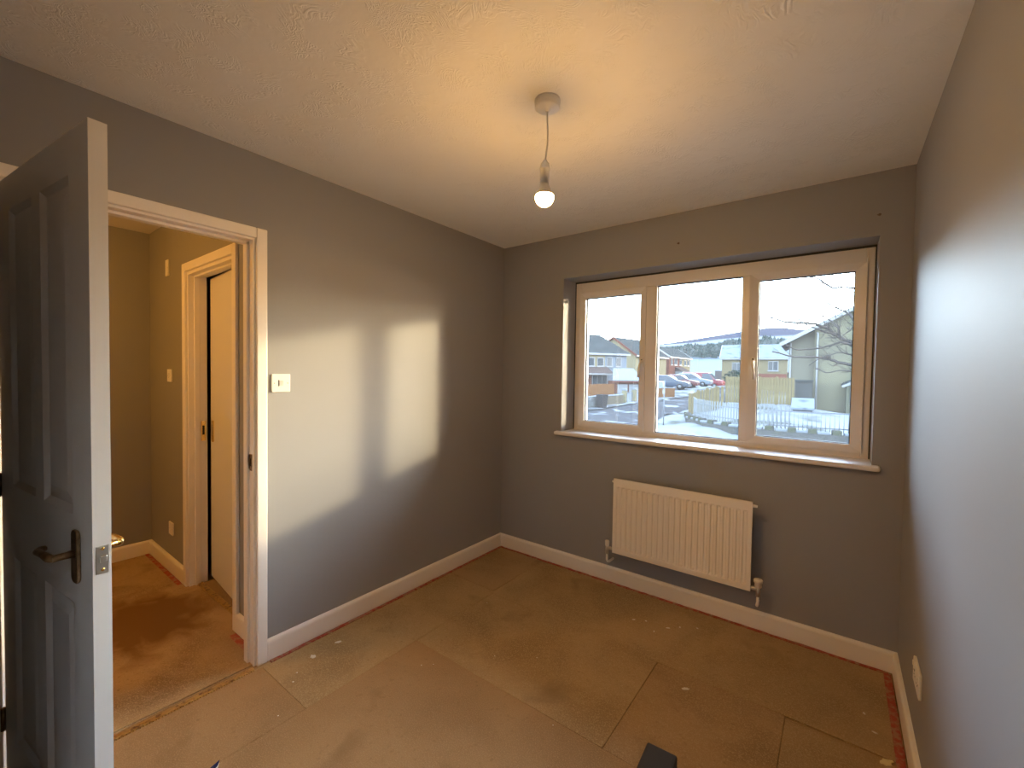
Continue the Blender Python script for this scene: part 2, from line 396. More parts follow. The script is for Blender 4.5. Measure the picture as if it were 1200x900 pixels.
# ------------------------------------------------------------------ floor: underlay sheets, gripper strips, threshold bar
UT = .007
def sheet(x0, x1, y0, y1, m, th=UT):
    g = .0010
    o = MB().box(x0+g, x1-g, y0+g, y1-g, 0, th).build('underlay_sheet', m, floor, bevel=.0012, seg=1)
    return o
sheet(.045, .450, -1.842, -.614, M['underlay'], .0068)
sheet(.045, .438, -.614, -.045, M['underlay2'], .0075)
sheet(.045, .450, -2.76, -1.842, M['underlay3'], .0078)
sheet(.450, 2.03, -2.76, -1.255, M['underlay3'], .0082)
sheet(2.03, W-.05, -2.76, -.665, M['underlay'], .0070)
sheet(.450, 1.50, -1.255, -.640, M['underlay'], .0068)
sheet(1.50, 2.03, -1.255, -.640, M['underlay2'], .0062)
sheet(.438, W-.05, -.640, -.045, M['underlay'], .0066)
sheet(.438, .450, -1.255, -.614, M['underlay'], .0070) if False else None
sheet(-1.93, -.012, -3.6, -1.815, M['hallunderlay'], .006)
grp = 'red carpet gripper strips beside the skirting boards'
def gripper(label, x0, x1, y0, y1, axis):
    o = empty('carpet_gripper', ((x0+x1)/2, (y0+y1)/2, 0)); tag(o, label, 'carpet gripper', grp)
    ln = (x1-x0) if axis == 'x' else (y1-y0); n = max(1, round(ln/.75)); s = ln/n
    for i in range(n):
        a = -ln/2+i*s+.003; b = a+s-.006; hw = ((y1-y0) if axis == 'x' else (x1-x0))/2
        mb = MB(); k = 26; top = []
        def pt(t, c, z): return (t, c, z) if axis == 'x' else (c, t, z)
        rr = random.Random(i*7+int(ln*10))
        v = []; f = []
        for j in range(k+1):
            t = a+(b-a)*j/k; e1 = hw*(rr.uniform(.82, 1.12)); e0 = -hw*(rr.uniform(.88, 1.0))
            h = rr.uniform(.0062, .0085)
            v += [pt(t, e0, 0), pt(t, e0, h), pt(t, e1, h), pt(t, e1, 0)]
            if j:
                q = 4*j
                for s0 in range(4):
                    s1 = (s0+1) % 4; f.append((q-4+s0, q-4+s1, q+s1, q+s0))
        f += [(0, 1, 2, 3), (4*k+3, 4*k+2, 4*k+1, 4*k)]
        mb.add(v, f); mb.build('strip', M['grip'], o)
gripper('red gripper strip on the floor below the left wall skirting', .022, .042, -1.800, -.030, 'y')
gripper('red gripper strip on the floor along the window wall skirting', .030, W-.03, -.040, -.022, 'x')
gripper('wide red gripper strip on the floor along the right wall skirting', W-.052, W-.022, -2.70, -.035, 'y')
gripper('red gripper strip in the hall left of the hall door', HX0+.02, -1.19, BY-.048, BY-.021, 'x')
gripper('short red gripper strip in the hall between hall door and bedroom doorway', -.345, -T-.02, BY-.055, BY-.021, 'x')
tb = empty('threshold_bar', (.024, -2.245, 0)); tag(tb, 'worn gold carpet bar with a toothed edge across the open doorway', 'threshold bar')
MB().prism([(-.015, 0), (.015, 0), (.011, .009), (-.011, .009)], -.375, .375, axis='y').build('bar', M['goldbar'], tb, bevel=.002)
te = MB()
for i in range(75):
    y = -.372+i*.010; te.prism([(.013, y), (.013, y+.006), (.021, y+.003)], .0, .0065, axis='z')
te.build('tooth_edge', M['goldbar'], tb)
hb = MB().prism([(BY+.04, 0), (BY+.075, 0), (BY+.07, .009), (BY+.045, .009)], P0, P1, axis='x').build('threshold_bar', M['goldbar'], bevel=.002)
tag(hb, 'narrow gold carpet bar under the ajar hall door', 'threshold bar')
def blot(c, r, seed, m=M['scuff'], stretch=1., name='paint_spot', ang=0):
    rr = random.Random(seed); n = 14; mb = MB(); v = []
    for k in range(n):
        t = 2*math.pi*k/n; q = r*rr.uniform(.65, 1.1); a, b = q*math.cos(t)*stretch, q*math.sin(t)
        v.append((a*math.cos(ang)-b*math.sin(ang), a*math.sin(ang)+b*math.cos(ang), 0))
    tp = [(x*.8, y*.8, .0016) for x, y, z in v]
    mb.add(v+tp, [tuple(range(n, 2*n))]+[(i, (i+1) % n, n+(i+1) % n, n+i) for i in range(n)])
    return mb.build(name, m, floor, loc=(c[0], c[1], .0072))
for i, (x, y, r, s) in enumerate([(.157, -1.655, .013, 1.5), (.150, -1.515, .012, 1.6), (.21, -1.76, .004, 1), (.255, -1.80, .005, 1), (.40, -1.93, .004, 1), (.62, -1.37, .004, 1),
        (.66, -1.33, .003, 1), (1.02, -.98, .003, 1), (.85, -1.10, .003, 1), (1.45, -.32, .006, 2.2), (1.50, -.27, .005, 1.6), (1.33, -.33, .005, 1.5), (1.66, -.74, .009, 2.0), (1.40, -.40, .004, 2.4), (1.58, -.22, .005, 1.4),
        (1.27, -.36, .006, 1.8), (2.29, -.42, .005, 1.6), (2.32, -.52, .005, 2.0), (1.85, -1.42, .004, 1), (.50, -.75, .003, 1), (1.3, -1.28, .003, 1)]):
    blot((x, y), r, i+3, stretch=s, ang=i*1.1)
tag(blot((2.345, -.665), .016, 77, mat('yellow_scrap', (.72, .60, .30), .7, .3), 1.8, 'paper_scrap', .9), None)

# ------------------------------------------------------------------ window
win = empty('window_1', (WX1, .18, WZ1)); tag(win, 'white three-light plastic window', kind='structure')
FY0, FY1 = .180, .245
fx0, fx1, fz0, fz1 = WX1+.004, WX2-.004, .990, 2.088
m1, m2 = (1.100, 1.175), (1.688, 1.733)
fr = MB()
fr.box(fx0, .602, FY0, FY1, fz0, fz1); fr.box(2.265, fx1, FY0, FY1, fz0, fz1)
fr.box(.602, 2.265, FY0, FY1, 2.008, fz1); fr.box(.602, 2.265, FY0, FY1, fz0, 1.016)
child(fr, 'frame', M['upvc'], win, bevel=.004)
child(MB().box(*m1, FY0, FY1, 1.016, 2.008), 'mullion', M['upvc'], win, bevel=.004)
child(MB().box(*m2, FY0, FY1, 1.016, 2.008), 'mullion', M['upvc'], win, bevel=.004)
def sash(x0, x1, z0, z1, bx, bz):
    s = empty('sash', (x0, .17, z0), 0, None); s.parent = win; s.matrix_parent_inverse = Matrix.Translation(win.location).inverted()
    mb = MB(); y0, y1 = .168, .236
    # mitred frame, four trapezoid bars sloped towards the glass
    o_ = [(x0, z0), (x1, z0), (x1, z1), (x0, z1)]; i_ = [(x0+bx, z0+bz), (x1-bx, z0+bz), (x1-bx, z1-bz), (x0+bx, z1-bz)]
    for k in range(4):
        a, b = o_[k], o_[(k+1) % 4]; c, d = i_[(k+1) % 4], i_[k]
        g = .0
        v = [(a[0], y0, a[1]), (b[0], y0, b[1]), (c[0], y0+.010, c[1]), (d[0], y0+.010, d[1]), (a[0], y1, a[1]), (b[0], y1, b[1]), (c[0], y1, c[1]), (d[0], y1, d[1])]
        mb.add(v, [(0, 1, 2, 3), (7, 6, 5, 4), (0, 4, 5, 1), (1, 5, 6, 2), (2, 6, 7, 3), (3, 7, 4, 0)])
    o = mb.build('sash_frame', M['upvc'], s); o.matrix_parent_inverse = Matrix.Translation((x0, .17, z0)).inverted()
    p = MB().box(x0+bx-.006, x1-bx+.006, .204, .208, z0+bz-.006, z1-bz+.006).build('pane', M['glass'], s); p.matrix_parent_inverse = Matrix.Translation((x0, .17, z0)).inverted()
    k = MB()
    for a, b, c, d in ((x0+bx, x1-bx, z0+bz, z0+bz+.004), (x0+bx, x1-bx, z1-bz-.004, z1-bz), (x0+bx, x0+bx+.004, z0+bz, z1-bz), (x1-bx-.004, x1-bx, z0+bz, z1-bz)):
        k.box(a, b, .196, .212, c, d)
    g = k.build('glazing_gasket', M['rubber'], s); g.matrix_parent_inverse = Matrix.Translation((x0, .17, z0)).inverted()
    return s
sl = sash(.600, 1.104, 1.014, 2.010, .042, .042)
sr = sash(1.729, 2.268, 1.014, 2.012, .048, .040)
child(MB().box(1.169, 1.694, .206, .210, 1.010, 2.014), 'pane', M['glass'], win)
k = MB()
for a, b, c, d in ((1.175, 1.688, 1.016, 1.020), (1.175, 1.688, 2.004, 2.008), (1.175, 1.179, 1.016, 2.008), (1.684, 1.688, 1.016, 2.008)): k.box(a, b, .196, .216, c, d)
child(k, 'glazing_gasket', M['rubber'], win)
def whandle(x, parent, tilt):
    h = empty('window_handle', (x, .168, 1.49), 0, None); h.parent = win; h.matrix_parent_inverse = Matrix.Translation(win.location).inverted()
    MB().prism(rounded(-.011, .011, -.030, .030, .008), 0, -.010, axis='y').build('base', M['plastic'], h, bevel=.002)
    MB().tube([(0, -.008, .004), (0, -.030, .002), (tilt*.3, -.036, -.020), (tilt, -.034, -.060), (tilt*1.2, -.033, -.100)], [.009, .009, .008, .0075, .006], 12).build('lever', M['plastic'], h)
    MB().lathe([(.0, -.0135), (.004, -.0135), (.004, -.010)], (0, 0, .020), 10, 'y').build('key_slot', M['dark'], h)
whandle(1.086, sl, -.012); whandle(1.757, sr, .008)
child(MB().box(WX1-.045, WX2+.032, -.035, .182, .958, .986), 'window_sill', M['upvc'], win, bevel=.010, seg=4)
child(MB().box(WX1, WX2, .178, .30, .93, .992), 'outer_sill', M['upvc'], win)
sg = MB().box(WX1, WX2, .176, .184, 2.084, 2.095); sg.box(WX2-.006, WX2, .176, .184, .986, 2.09); sg.box(WX1, WX1+.005, .176, .184, .986, 2.09)
child(sg, 'sealant', M['rubber'], win)

# ------------------------------------------------------------------ radiator
rx0, rx1, rz0, rz1 = 1.014, 1.814, .241, .729
rad = empty('radiator', ((rx0+rx1)/2, -.075, 0)); tag(rad, 'white ribbed single-panel radiator hung on the wall under the window', 'radiator')
def radiator():
    n = 23; pitch = (rx1-rx0)/(n+1); zs = [rz0, rz0+.030, rz0+.042, rz1-.060, rz1-.048, rz1]
    us = []
    for i in range(n):
        c = rx0+pitch*(i+1)
        us += [(c-.0115, 0), (c-.0065, 1), (c+.0065, 1), (c+.0115, 0)]
    us = [(rx0, 0), (rx0+.004, 0)]+us+[(rx1-.004, 0), (rx1, 0)]
    mb = MB(); v = []
    for zi, z in enumerate(zs):
        ins = 1 if zi in (2, 3) else 0
        for u, d in us:
            y = -.100+(.007 if (d and ins) else 0)
            if zi in (0, 5): y += .003
            v.append((u, y, z))
    m_ = len(us); f = []
    for a in range(len(zs)-1):
        for b in range(m_-1): f.append((a*m_+b, a*m_+b+1, (a+1)*m_+b+1, (a+1)*m_+b))
    mb.add(v, f)
    # return edges and back sheet
    mb.box(rx0, rx1, -.097, -.084, rz0, rz0+.003); mb.box(rx0, rx1, -.097, -.084, rz1-.003, rz1)
    mb.box(rx0, rx0+.003, -.098, -.084, rz0, rz1); mb.box(rx1-.003, rx1, -.098, -.084, rz0, rz1)
    mb.box(rx0, rx1, -.086, -.084, rz0, rz1)
    return mb
def rchild(mb, name, m, **k):
    o = mb.build(name, m, rad, **k); o.matrix_parent_inverse = Matrix.Translation(rad.location).inverted(); return o
rchild(radiator(), 'panel', M['rad'], fix=False)
cv = MB()
for i in range(46):
    x = rx0+.03+i*(rx1-rx0-.06)/46; cv.box(x, x+.003, -.083, -.058, rz0+.05, rz1-.05)
rchild(cv, 'convector_fins', M['rad'])
for x in (rx0+.10, rx1-.10):
    rchild(MB().box(x-.012, x+.012, -.082, 0, rz1-.12, rz1-.06), 'bracket', M['rad']); rchild(MB().box(x-.012, x+.012, -.082, 0, rz0+.04, rz0+.10), 'bracket', M['rad'])
rchild(MB().tube([(rx1-.002, -.086, rz1-.022), (rx1+.022, -.086, rz1-.022)], [.009, .007], 12), 'air_vent', M['rad'])
rchild(MB().tube([(rx0+.002, -.086, rz1-.022), (rx0-.012, -.086, rz1-.022)], [.009, .007], 12), 'blanking_plug', M['rad'])
def valve(x, s, big):
    v = empty('valve', (x, -.088, .262), 0, None); v.parent = rad; v.matrix_parent_inverse = Matrix.Translation(rad.location).inverted()
    MB().tube([(0, 0, -.040), (0, 0, .012)], .011, 14).build('valve_body', M['steel'], v)
    MB().tube([(0, 0, 0), (-s*.018, 0, 0), (-s*.044, 0, 0)], [.010, .012, .008], 12).build('union_nut', M['steel'], v)
    if big: MB().lathe([(.0, .050), (.020, .049), (.0225, .044), (.0215, .032), (.017, .028), (.0175, .010), (.016, .006), (0, .006)], (0, 0, .004), 20).build('cap', M['plastic'], v)
    else: MB().lathe([(.0, .044), (.013, .043), (.0145, .038), (.0135, .012), (.011, .006), (0, .006)], (0, 0, .004), 18).build('cap', M['plastic'], v)
    MB().tube([(0, 0, -.036), (0, 0, -.080), (-s*.004, .006, -.094), (-s*.006, .020, -.099), (-s*.008, .086, -.099)], .0075, 12).build('pipe', M['plastic'], v)
valve(rx1+.036, 1, True); valve(rx0-.040, -1, False)

# ------------------------------------------------------------------ pendant lamp
PX, PY = 1.297, -1.392
pen = empty('pendant_lamp', (PX, PY, H)); tag(pen, 'lit bare warm bulb hanging on a short white cord from the ceiling', 'lamp')
MB().lathe([(0, 0), (.046, 0), (.047, -.004), (.045, -.026), (.040, -.031), (.010, -.033), (.008, -.040), (.004, -.042), (0, -.042)], n=36).build('ceiling_rose', M['plastic'], pen)
MB().tube([(0, 0, -.036), (.001, 0, -.08), (.0045, -.001, -.12), (.003, -.001, -.16), (-.002, -.002, -.20), (-.004, -.003, -.225)], .0030, 10).build('cord', M['plastic'], pen)
MB().lathe([(0, -.214), (.006, -.215), (.010, -.222), (.0155, -.228), (.017, -.243), (.019, -.245), (.019, -.251), (.0165, -.253), (.0165, -.300), (0, -.300)], (-.004, -.004, 0), 28).build('lamp_holder', M['plastic'], pen)
MB().lathe([(.0150, -.296), (.0165, -.306), (.026, -.328), (.0320, -.342)], (-.004, -.004, 0), 28).build('bulb_base', M['plastic'], pen)
prof = [(.0320, -.342), (.0334, -.347)]+[(.0335*math.cos(t), -.350-.032*math.sin(t)) for t in [R(a) for a in (8, 20, 35, 50, 65, 78, 90)]]
MB().lathe(prof, (-.004, -.004, 0), 28).build('bulb', M['bulb'], pen)
# the hall's own pendant, out of frame to the left
hp = empty('pendant_lamp', (-.95, -3.05, H)); tag(hp, 'warm bulb hanging from the hall ceiling, outside the picture', 'lamp')
MB().lathe([(0, 0), (.046, 0), (.045, -.026), (.008, -.033), (0, -.042)], n=24).build('ceiling_rose', M['plastic'], hp)
MB().tube([(0, 0, -.03), (0, 0, -.22)], .003, 8).build('cord', M['plastic'], hp)
MB().lathe([(0, -.214), (.017, -.23), (.0165, -.300), (.026, -.32), (.030, -.335)], n=20).build('lamp_holder', M['plastic'], hp)
MB().lathe([(.030, -.335)]+[(.033*math.cos(R(a)), -.350-.032*math.sin(R(a))) for a in (0, 20, 40, 60, 78, 90)], n=20).build('bulb', M['hallbulb'], hp)

# ------------------------------------------------------------------ switches, sockets, small wall things
def plate(name, label, cat, origin, rz, w_, h_, kind):
    """local: plate in x/z, face towards -y"""
    o = empty(name, origin, rz); tag(o, label, cat)
    MB().prism(rounded(-w_/2, w_/2, -h_/2, h_/2, .004, 3), 0, -.009, axis='y').build('face_plate', M['plastic'], o, bevel=.0025)
    for sx in (-1, 1):
        MB().lathe([(.0, -.0106), (.0026, -.0104), (.003, -.0088)], (sx*w_*.36, 0, 0), 12, 'y').build('screw', M['steel'], o)
    if kind == 'switch':
        MB().prism([(-.0095, -.009), (.0095, -.009), (.0095, -.0145), (-.0095, -.0105)], -.013, .013, axis='z').build('rocker', M['plastic'], o, bevel=.001)
        r_ = MB(); r_.prism([(-.014, -.0088), (-.0098, -.0088), (-.0098, -.0094), (-.014, -.0094)], -.015, .015, axis='z'); r_.build('rocker_gap', M['rubber'], o)
    if kind == 'socket':
        for c in (-.030, .030):
            s_ = MB()
            s_.box(c-.004, c+.004, -.0094, -.0086, .004, .012); s_.box(c-.013, c-.007, -.0094, -.0086, -.012, -.008); s_.box(c+.007, c+.013, -.0094, -.0086, -.012, -.008)
            s_.build('pin_holes', M['dark'], o)
        for c in (-.058, .058): MB().box(c-.006, c+.006, -.0125, -.009, .014, .030).build('rocker', M['plastic'], o, bevel=.001)
    return o
plate('light_switch', 'white single light switch on the grey wall beside the bedroom doorway', 'light switch', (.0, -1.739, 1.342), R(90), .088, .088, 'switch')
plate('wall_socket', 'white double socket low on the right wall near the window corner', 'socket', (W, -.645, .345), R(-90), .146, .086, 'socket')
plate('light_switch', 'white light switch on the hall wall left of the hall door', 'light switch', (-1.482, BY, 1.354), 0, .086, .086, 'switch')
plate('wall_socket', 'white socket low on the hall wall left of the hall door', 'socket', (-1.470, BY, .300), 0, .086, .086, 'plain')
plate('door_chime', 'small white box high on the hall wall above the hall switch', 'door chime', (-1.521, BY, 2.09), 0, .060, .11, 'plain')
for x, z, lab in ((1.36, 2.215, 'small brown wall plug above the middle of the window'), (2.30, 2.195, 'small brown wall plug above the right end of the window')):
    o = MB().lathe([(0, -.004), (.0045, -.004), (.0065, -.001), (.0065, .002)], (0, 0, 0), 12, 'y')
    o.box(-.010, .004, -.0015, .0005, -.002, .002)
    tag(o.build('wall_plug', M['plug'], loc=(x, -.0005, z)), lab, 'wall plug')

# ------------------------------------------------------------------ things cut by the bottom edge of the picture
bx = empty('black_box', (1.752, -1.44, 0), R(3)); tag(bx, 'black box with rounded edges standing on the floor, cut by the bottom of the picture', 'box')
MB().box(-.048, .048, -.13, .104, .0076, .20).build('body', M['black'], bx, bevel=.007, seg=3)
MB().box(-.040, .040, -.120, .096, .199, .2015).build('lid_panel', M['black'], bx, bevel=.002)
wr = empty('plastic_wrapper', (.504, -2.187, .0)); tag(wr, 'dark blue and white plastic wrapper tip at the bottom edge near the door', 'wrapper')
MB().add([(0, .015, .060), (-.040, -.035, .008), (.012, -.055, .008), (.018, -.012, .012), (-.012, -.085, .008)], [(0, 1, 2), (0, 2, 3), (0, 3, 1), (1, 4, 2), (1, 3, 2)]).build('blue_side', M['blue'], wr, fix=False)
MB().add([(.002, .014, .052), (.020, -.012, .012), (.014, -.057, .009), (.030, -.040, .008)], [(0, 1, 3), (0, 3, 2), (1, 2, 3)]).build('pale_side', M['plastic'], wr, fix=False)

# =================================================================== outside the window
mat0 = mat
EXT = .104                       # darkens every outdoor colour so the very bright sky doesn't overexpose the view
def mat(name, col, *a, **k):
    if 'vary' in k and k['vary']:
        v_ = k['vary']; k['vary'] = (tuple(c*EXT for c in v_[0]), *v_[1:])
    if len(a) > 1: a = (a[0], 0 if a[1] <= .3 else a[1]*.25, *a[2:])
    return mat0(name, tuple(c*EXT for c in col), *a, **k)
GP = [(-12.6,26.1,-1.30),(-11.8,29.3,-1.15),(-12,25,-1.4),(-10.5,30.8,-1.0),(-20.6,43.9,-.75),(-11.9,44.3,-.12),(-9.5,48,.15),(-15,36,-.9),(-6.2,23.4,-1.71),(-6.3,29.6,-1.63),
      (-2.2,20.2,-1.78),(1,36,-1.95),(3,22,-1.8),(-22,55,-.4),(-24,75,0),(-8,66,-.9),(-5,12,-1.9),(-15,10,-1.8),(10,10,-2),(20,40,-2),(-40,30,-.5),(-40,80,.5),(10,70,-1),(20,100,0),(-40,130,1),(0,140,0),(-8.2,37,-.85),(-3,24.5,-1.12),(-1,23.6,-1.12),(1.5,24,-1.3),(-3.4,28,-.85),(-1,28,-.85),(-2.5,31.8,-.5),(-1,31.8,-.5),(-3.9,31.3,-.6)]
def gz(x, y):
    sw = s = 0
    for px, py, pz in GP:
        d2 = (x-px)**2+(y-py)**2+.6; w_ = 1/d2**1.6; sw += w_; s += w_*pz
    return s/sw
snow = mat('patchy_snow', (.60, .65, .70), .9, .05, bump=(3, .5, .1, 5), vary=((.24, .26, .22), .55, 6, .52, .66))
roadm = mat('wet_tarmac', (.19, .195, .21), .9, .1, bump=(8, .3, .02, 5), vary=((.62, .68, .76), .9, 5, .57, .63))
pave = mat('frosty_pavement', (.30, .31, .32), .8, .2, vary=((.66, .72, .78), 1.1, 5, .48, .58))
g = MB(); nx, ny = 60, 75; X0, X1, Y0, Y1 = -60, 45, 1.0, 150
v = [(X0+(X1-X0)*i/nx, Y0+(Y1-Y0)*(j/ny)**1.35, 0) for j in range(ny+1) for i in range(nx+1)]
v = [(x, y, gz(x, y)) for x, y, z in v]
g.add(v, [(j*(nx+1)+i, j*(nx+1)+i+1, (j+1)*(nx+1)+i+1, (j+1)*(nx+1)+i) for j in range(ny) for i in range(nx)], smooth=True)
S(g, 'ground', snow, fix=False)
def strip(name, left, right, m, lift, label=None):
    mb = MB(); v = []; n = 6; rows = []
    def dense(pl):
        out = []
        for a, b in zip(pl, pl[1:]):
            for t in range(6): out.append((a[0]+(b[0]-a[0])*t/6, a[1]+(b[1]-a[1])*t/6))
        return out+[pl[-1]]
    Ld, Rd = dense(left), dense(right)
    for a, b in zip(Ld, Rd):
        for k in range(n+1):
            x, y = a[0]+(b[0]-a[0])*k/n, a[1]+(b[1]-a[1])*k/n; v.append((x, y, gz(x, y)+lift))
    f = [(r*(n+1)+k, r*(n+1)+k+1, (r+1)*(n+1)+k+1, (r+1)*(n+1)+k) for r in range(len(Ld)-1) for k in range(n)]
    mb.add(v, f, smooth=True); return S(mb, name, m, fix=False)
strip('road', [(-16,8),(-12.1,25),(-10.5,30.8),(-9.8,37),(-7.5,46),(-4,58)], [(-8,8),(-7.0,22),(-7.1,29),(-6.6,34.5),(-3.4,44),(0,55)], roadm, .10)
strip('pavement', [(-17.6,8),(-13.0,25),(-11.6,30.8),(-11.0,37),(-8.7,46),(-5.2,58)], [(-16,8),(-12.1,25),(-10.5,30.8),(-9.8,37),(-7.5,46),(-4,58)], pave, .17)

# ---- houses
brickred = mat('red_brick', (.42, .16, .10), .85, .2, bump=(14, .3, .02, 2), vary=((.30, .11, .08), 6, 3, .4, .6))
cream = mat('cream_render', (.72, .60, .36), .85, .2, bump=(30, .1, .01, 2))
yellow = mat('pale_yellow_brick', (.62, .50, .28), .85, .2, vary=((.52, .42, .25), 5, 3, .4, .6))
paleblue = mat('pale_grey_render', (.52, .58, .66), .85, .2)
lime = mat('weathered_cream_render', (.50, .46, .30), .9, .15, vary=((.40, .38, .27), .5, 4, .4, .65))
slate = mat('dark_roof_tiles', (.12, .135, .135), .8, .2, bump=(6, .4, .03, 2), vary=((.17, .19, .19), 1.2, 4, .45, .65))
snowroof = mat('snow_covered_tiles', (.50, .58, .66), .8, .2, vary=((.22, .28, .34), 1.4, 6, .52, .68))
snowm = mat('fresh_snow', (.56, .62, .68), .8, .2, bump=(4, .5, .05, 3))
wtrim = mat('white_fascia', (.78, .78, .78), .5, .4)
redtrim = mat('red_bargeboard', (.40, .13, .09), .6, .3)
dglass = mat('house_window_glass', (.14, .17, .20), .12, .6)
brownroof = mat('brown_porch_tiles', (.24, .18, .16), .8, .2)
def house(name, label, origin, ang, L, D, eave, ridge, wallm, roofm, trimm, windows, hip=0, gable_trim=True, wall2=None, split=None, zg=None, over=.3):
    """local X along the front, +Y to the back, front wall at y=0; ridge runs along X"""
    z0 = zg if zg is not None else gz(*origin)
    h = empty(name, (origin[0], origin[1], z0), ang); tag(h, label, 'house')
    mid = D/2
    def gab(x0, x1, m, lg, rg):
        mb = MB(); mb.box(x0, x1, 0, D, -1.5, eave)
        if not hip: mb.prism([(0, eave), (D, eave), (mid, ridge-.05)], x0, x1, axis='x')
        return mb.build('wall', m, h)
    if split: gab(0, split, wallm, 1, 0); gab(split, L, wall2, 0, 1)
    else: gab(0, L, wallm, 1, 1)
    rf = MB(); e = eave; sl = (ridge-e)/mid; yo = -over; ze = e-sl*over
    for s in (0, 1):
        ya, za = (yo, ze) if s == 0 else (D-yo, ze)
        xl, xr = -over, L+over; rl, rr = (-over, L+over) if not hip else (-over, L-hip)
        v = [(xl, ya, za), (xr, ya, za), (rr, mid, ridge), (rl, mid, ridge)]
        v2 = [(a, b, c+.13) for a, b, c in v]
        rf.add(v+v2, [(0, 1, 2, 3), (7, 6, 5, 4), (0, 4, 5, 1), (1, 5, 6, 2), (2, 6, 7, 3), (3, 7, 4, 0)])
    if hip:
        rf.add([(L+over, yo, ze+.13), (L+over, D-yo, ze+.13), (L-hip, mid, ridge+.13)], [(0, 1, 2)])
    roof = rf.build('roof', roofm, h)
    MB().box(-over, L+over, yo-.06, yo+.02, ze-.12, ze+.10).build('gutter_board', wtrim, h)
    if not hip:
        for x in (-over, L+over):
            for s in (0, 1):
                y_ = yo if s == 0 else D-yo
                MB().bar((x, y_, ze+.02), (x, mid, ridge+.02), .08, .24, upv=(1, 0, 0) if False else (0, 0, 1)).build('bargeboard', trimm, h)
    for (x, z, w_, hh, side) in windows:
        wd = empty('window', (x, 0, z), 0, h)
        if side == 'f':
            MB().box(-w_/2, w_/2, -.05, .02, 0, hh).build('window_frame', wtrim, wd)
            n = 2 if w_ > .9 else 1; pw = (w_-.10)/n
            for k in range(n): MB().box(-w_/2+.06+k*pw, -w_/2+.06+(k+1)*pw-.08, -.07, -.045, .10, hh-.10).build('pane', dglass, wd)
            MB().box(-w_/2-.08, w_/2+.08, -.12, 0, -.08, 0).build('sill', wtrim, wd)
        else:
            wd.location = (L, x, z)
            MB().box(-.02, .05, -w_/2, w_/2, 0, hh).build('window_frame', wtrim, wd)
            MB().box(.045, .07, -w_/2+.1, w_/2-.1, .1, hh-.1).build('pane', dglass, wd)
    return h
def chimney(h, x, y, z0, z1, m=slate):
    MB().box(x-.06, x+.06, y-.06, y+.06, z0, z1).build('aerial_pole', m, h)
# house 1: cream and pale grey semi
o1 = Vector((-18.4, 47.1)); a1 = R(58)
dx = Vector((math.cos(a1), math.sin(a1)))
L1h = 9.4; org = o1-dx*L1h
h1 = house('semi_detached_house', 'cream and pale grey semi-detached house with dark roof, leftmost in the view', (org.x, org.y), a1, L1h, 7.0, 4.65, 6.9, cream, slate, wtrim,
           [(4.5, 3.0, .9, 1.05, 'f'), (5.75, 3.0, .9, 1.05, 'f'), (7.0, 3.0, .8, 1.15, 'f'), (8.25, 3.0, .8, 1.15, 'f')], hip=1.6, wall2=paleblue, split=6.35, zg=-.75)
chimney(h1, 5.0, 3.5, 6.8, 8.0)
pr = MB().prism([(-1.7, 2.15), (0, 2.15), (0, 3.0)], 1.0, 6.6, axis='x'); pr.build('porch_roof', brownroof, h1)
MB().box(.95, 6.65, -1.78, -1.66, 2.02, 2.18).build('gutter_board', wtrim, h1)
bw = empty('bay_window', (5.1, -.9, .75), 0, h1)
MB().box(-1.0, 1.0, -.05, .9, 0, 1.3).build('window_frame', wtrim, bw)
for k in range(3): MB().box(-.92+k*.63, -.36+k*.63, -.08, -.04, .1, 1.2).build('pane', dglass, bw)
MB().box(2.6, 6.4, -.95, .0, -.2, .75).build('bay_wall', brickred, h1)
MB().box(3.55, 4.05, -.92, 0, .75, 2.05).build('brick_pier', brickred, h1)
# house 2: gable with red bargeboards
h2 = house('gabled_house', 'cream gabled house with red bargeboards behind the leftmost house', (-20.55, 55.4), R(84), 10, 6.9, 4.55, 7.0, cream, slate, redtrim,
           [(1.5, 3.0, 1.0, 1.1, 'f'), (4, 3.0, 1.0, 1.1, 'f'), (7, 3.0, 1.0, 1.1, 'f')], zg=-.4)
chimney(h2, 1.6, 3.4, 6.9, 8.0); chimney(h2, 6.5, 3.4, 6.9, 8.2)
# house 3: brick and cream semi further up the street
h3 = house('brick_semi', 'red brick and cream semi with white bargeboards beyond the parked cars', (-21.6, 73.5), R(88), 11.7, 5.2, 4.75, 6.5, brickred, slate, wtrim,
           [(1.3, 3.2, .9, 1.2, 'f'), (3.4, 3.2, 1.5, 1.3, 'f'), (6.0, 3.2, 1.2, 1.2, 'f'), (8.6, 3.2, 1.0, 1.1, 'f'), (10.4, 3.2, 1.0, 1.1, 'f')], wall2=yellow, split=6.6, zg=-.1)
MB().prism([(-1.4, 2.1), (0, 2.1), (0, 2.9)], 3.2, 7.6, axis='x').build('porch_roof', brownroof, h3)
MB().box(3.2, 7.5, -1.3, 0, 0, 2.1).build('bay_window', wtrim, h3)
for k in range(3): MB().box(3.5+k*1.3, 4.5+k*1.3, -1.36, -1.28, .8, 1.9).build('pane', dglass, h3)
# house 4: yellow brick with snowy roof
h4 = house('snowy_roofed_house', 'yellow brick house with snow on its roof behind the timber fence', (-11.0, 62.7), R(7), 7.7, 7.5, 4.75, 6.6, yellow, snowroof, wtrim,
           [(1.9, 2.9, 1.3, 1.2, 'f'), (6.1, 3.0, 1.2, 1.3, 'f')], zg=-.9)
MB().prism([(-1.0, 1.9), (0, 1.9), (0, 2.6)], 4.0, 7.6, axis='x').build('porch_roof', brickred, h4)
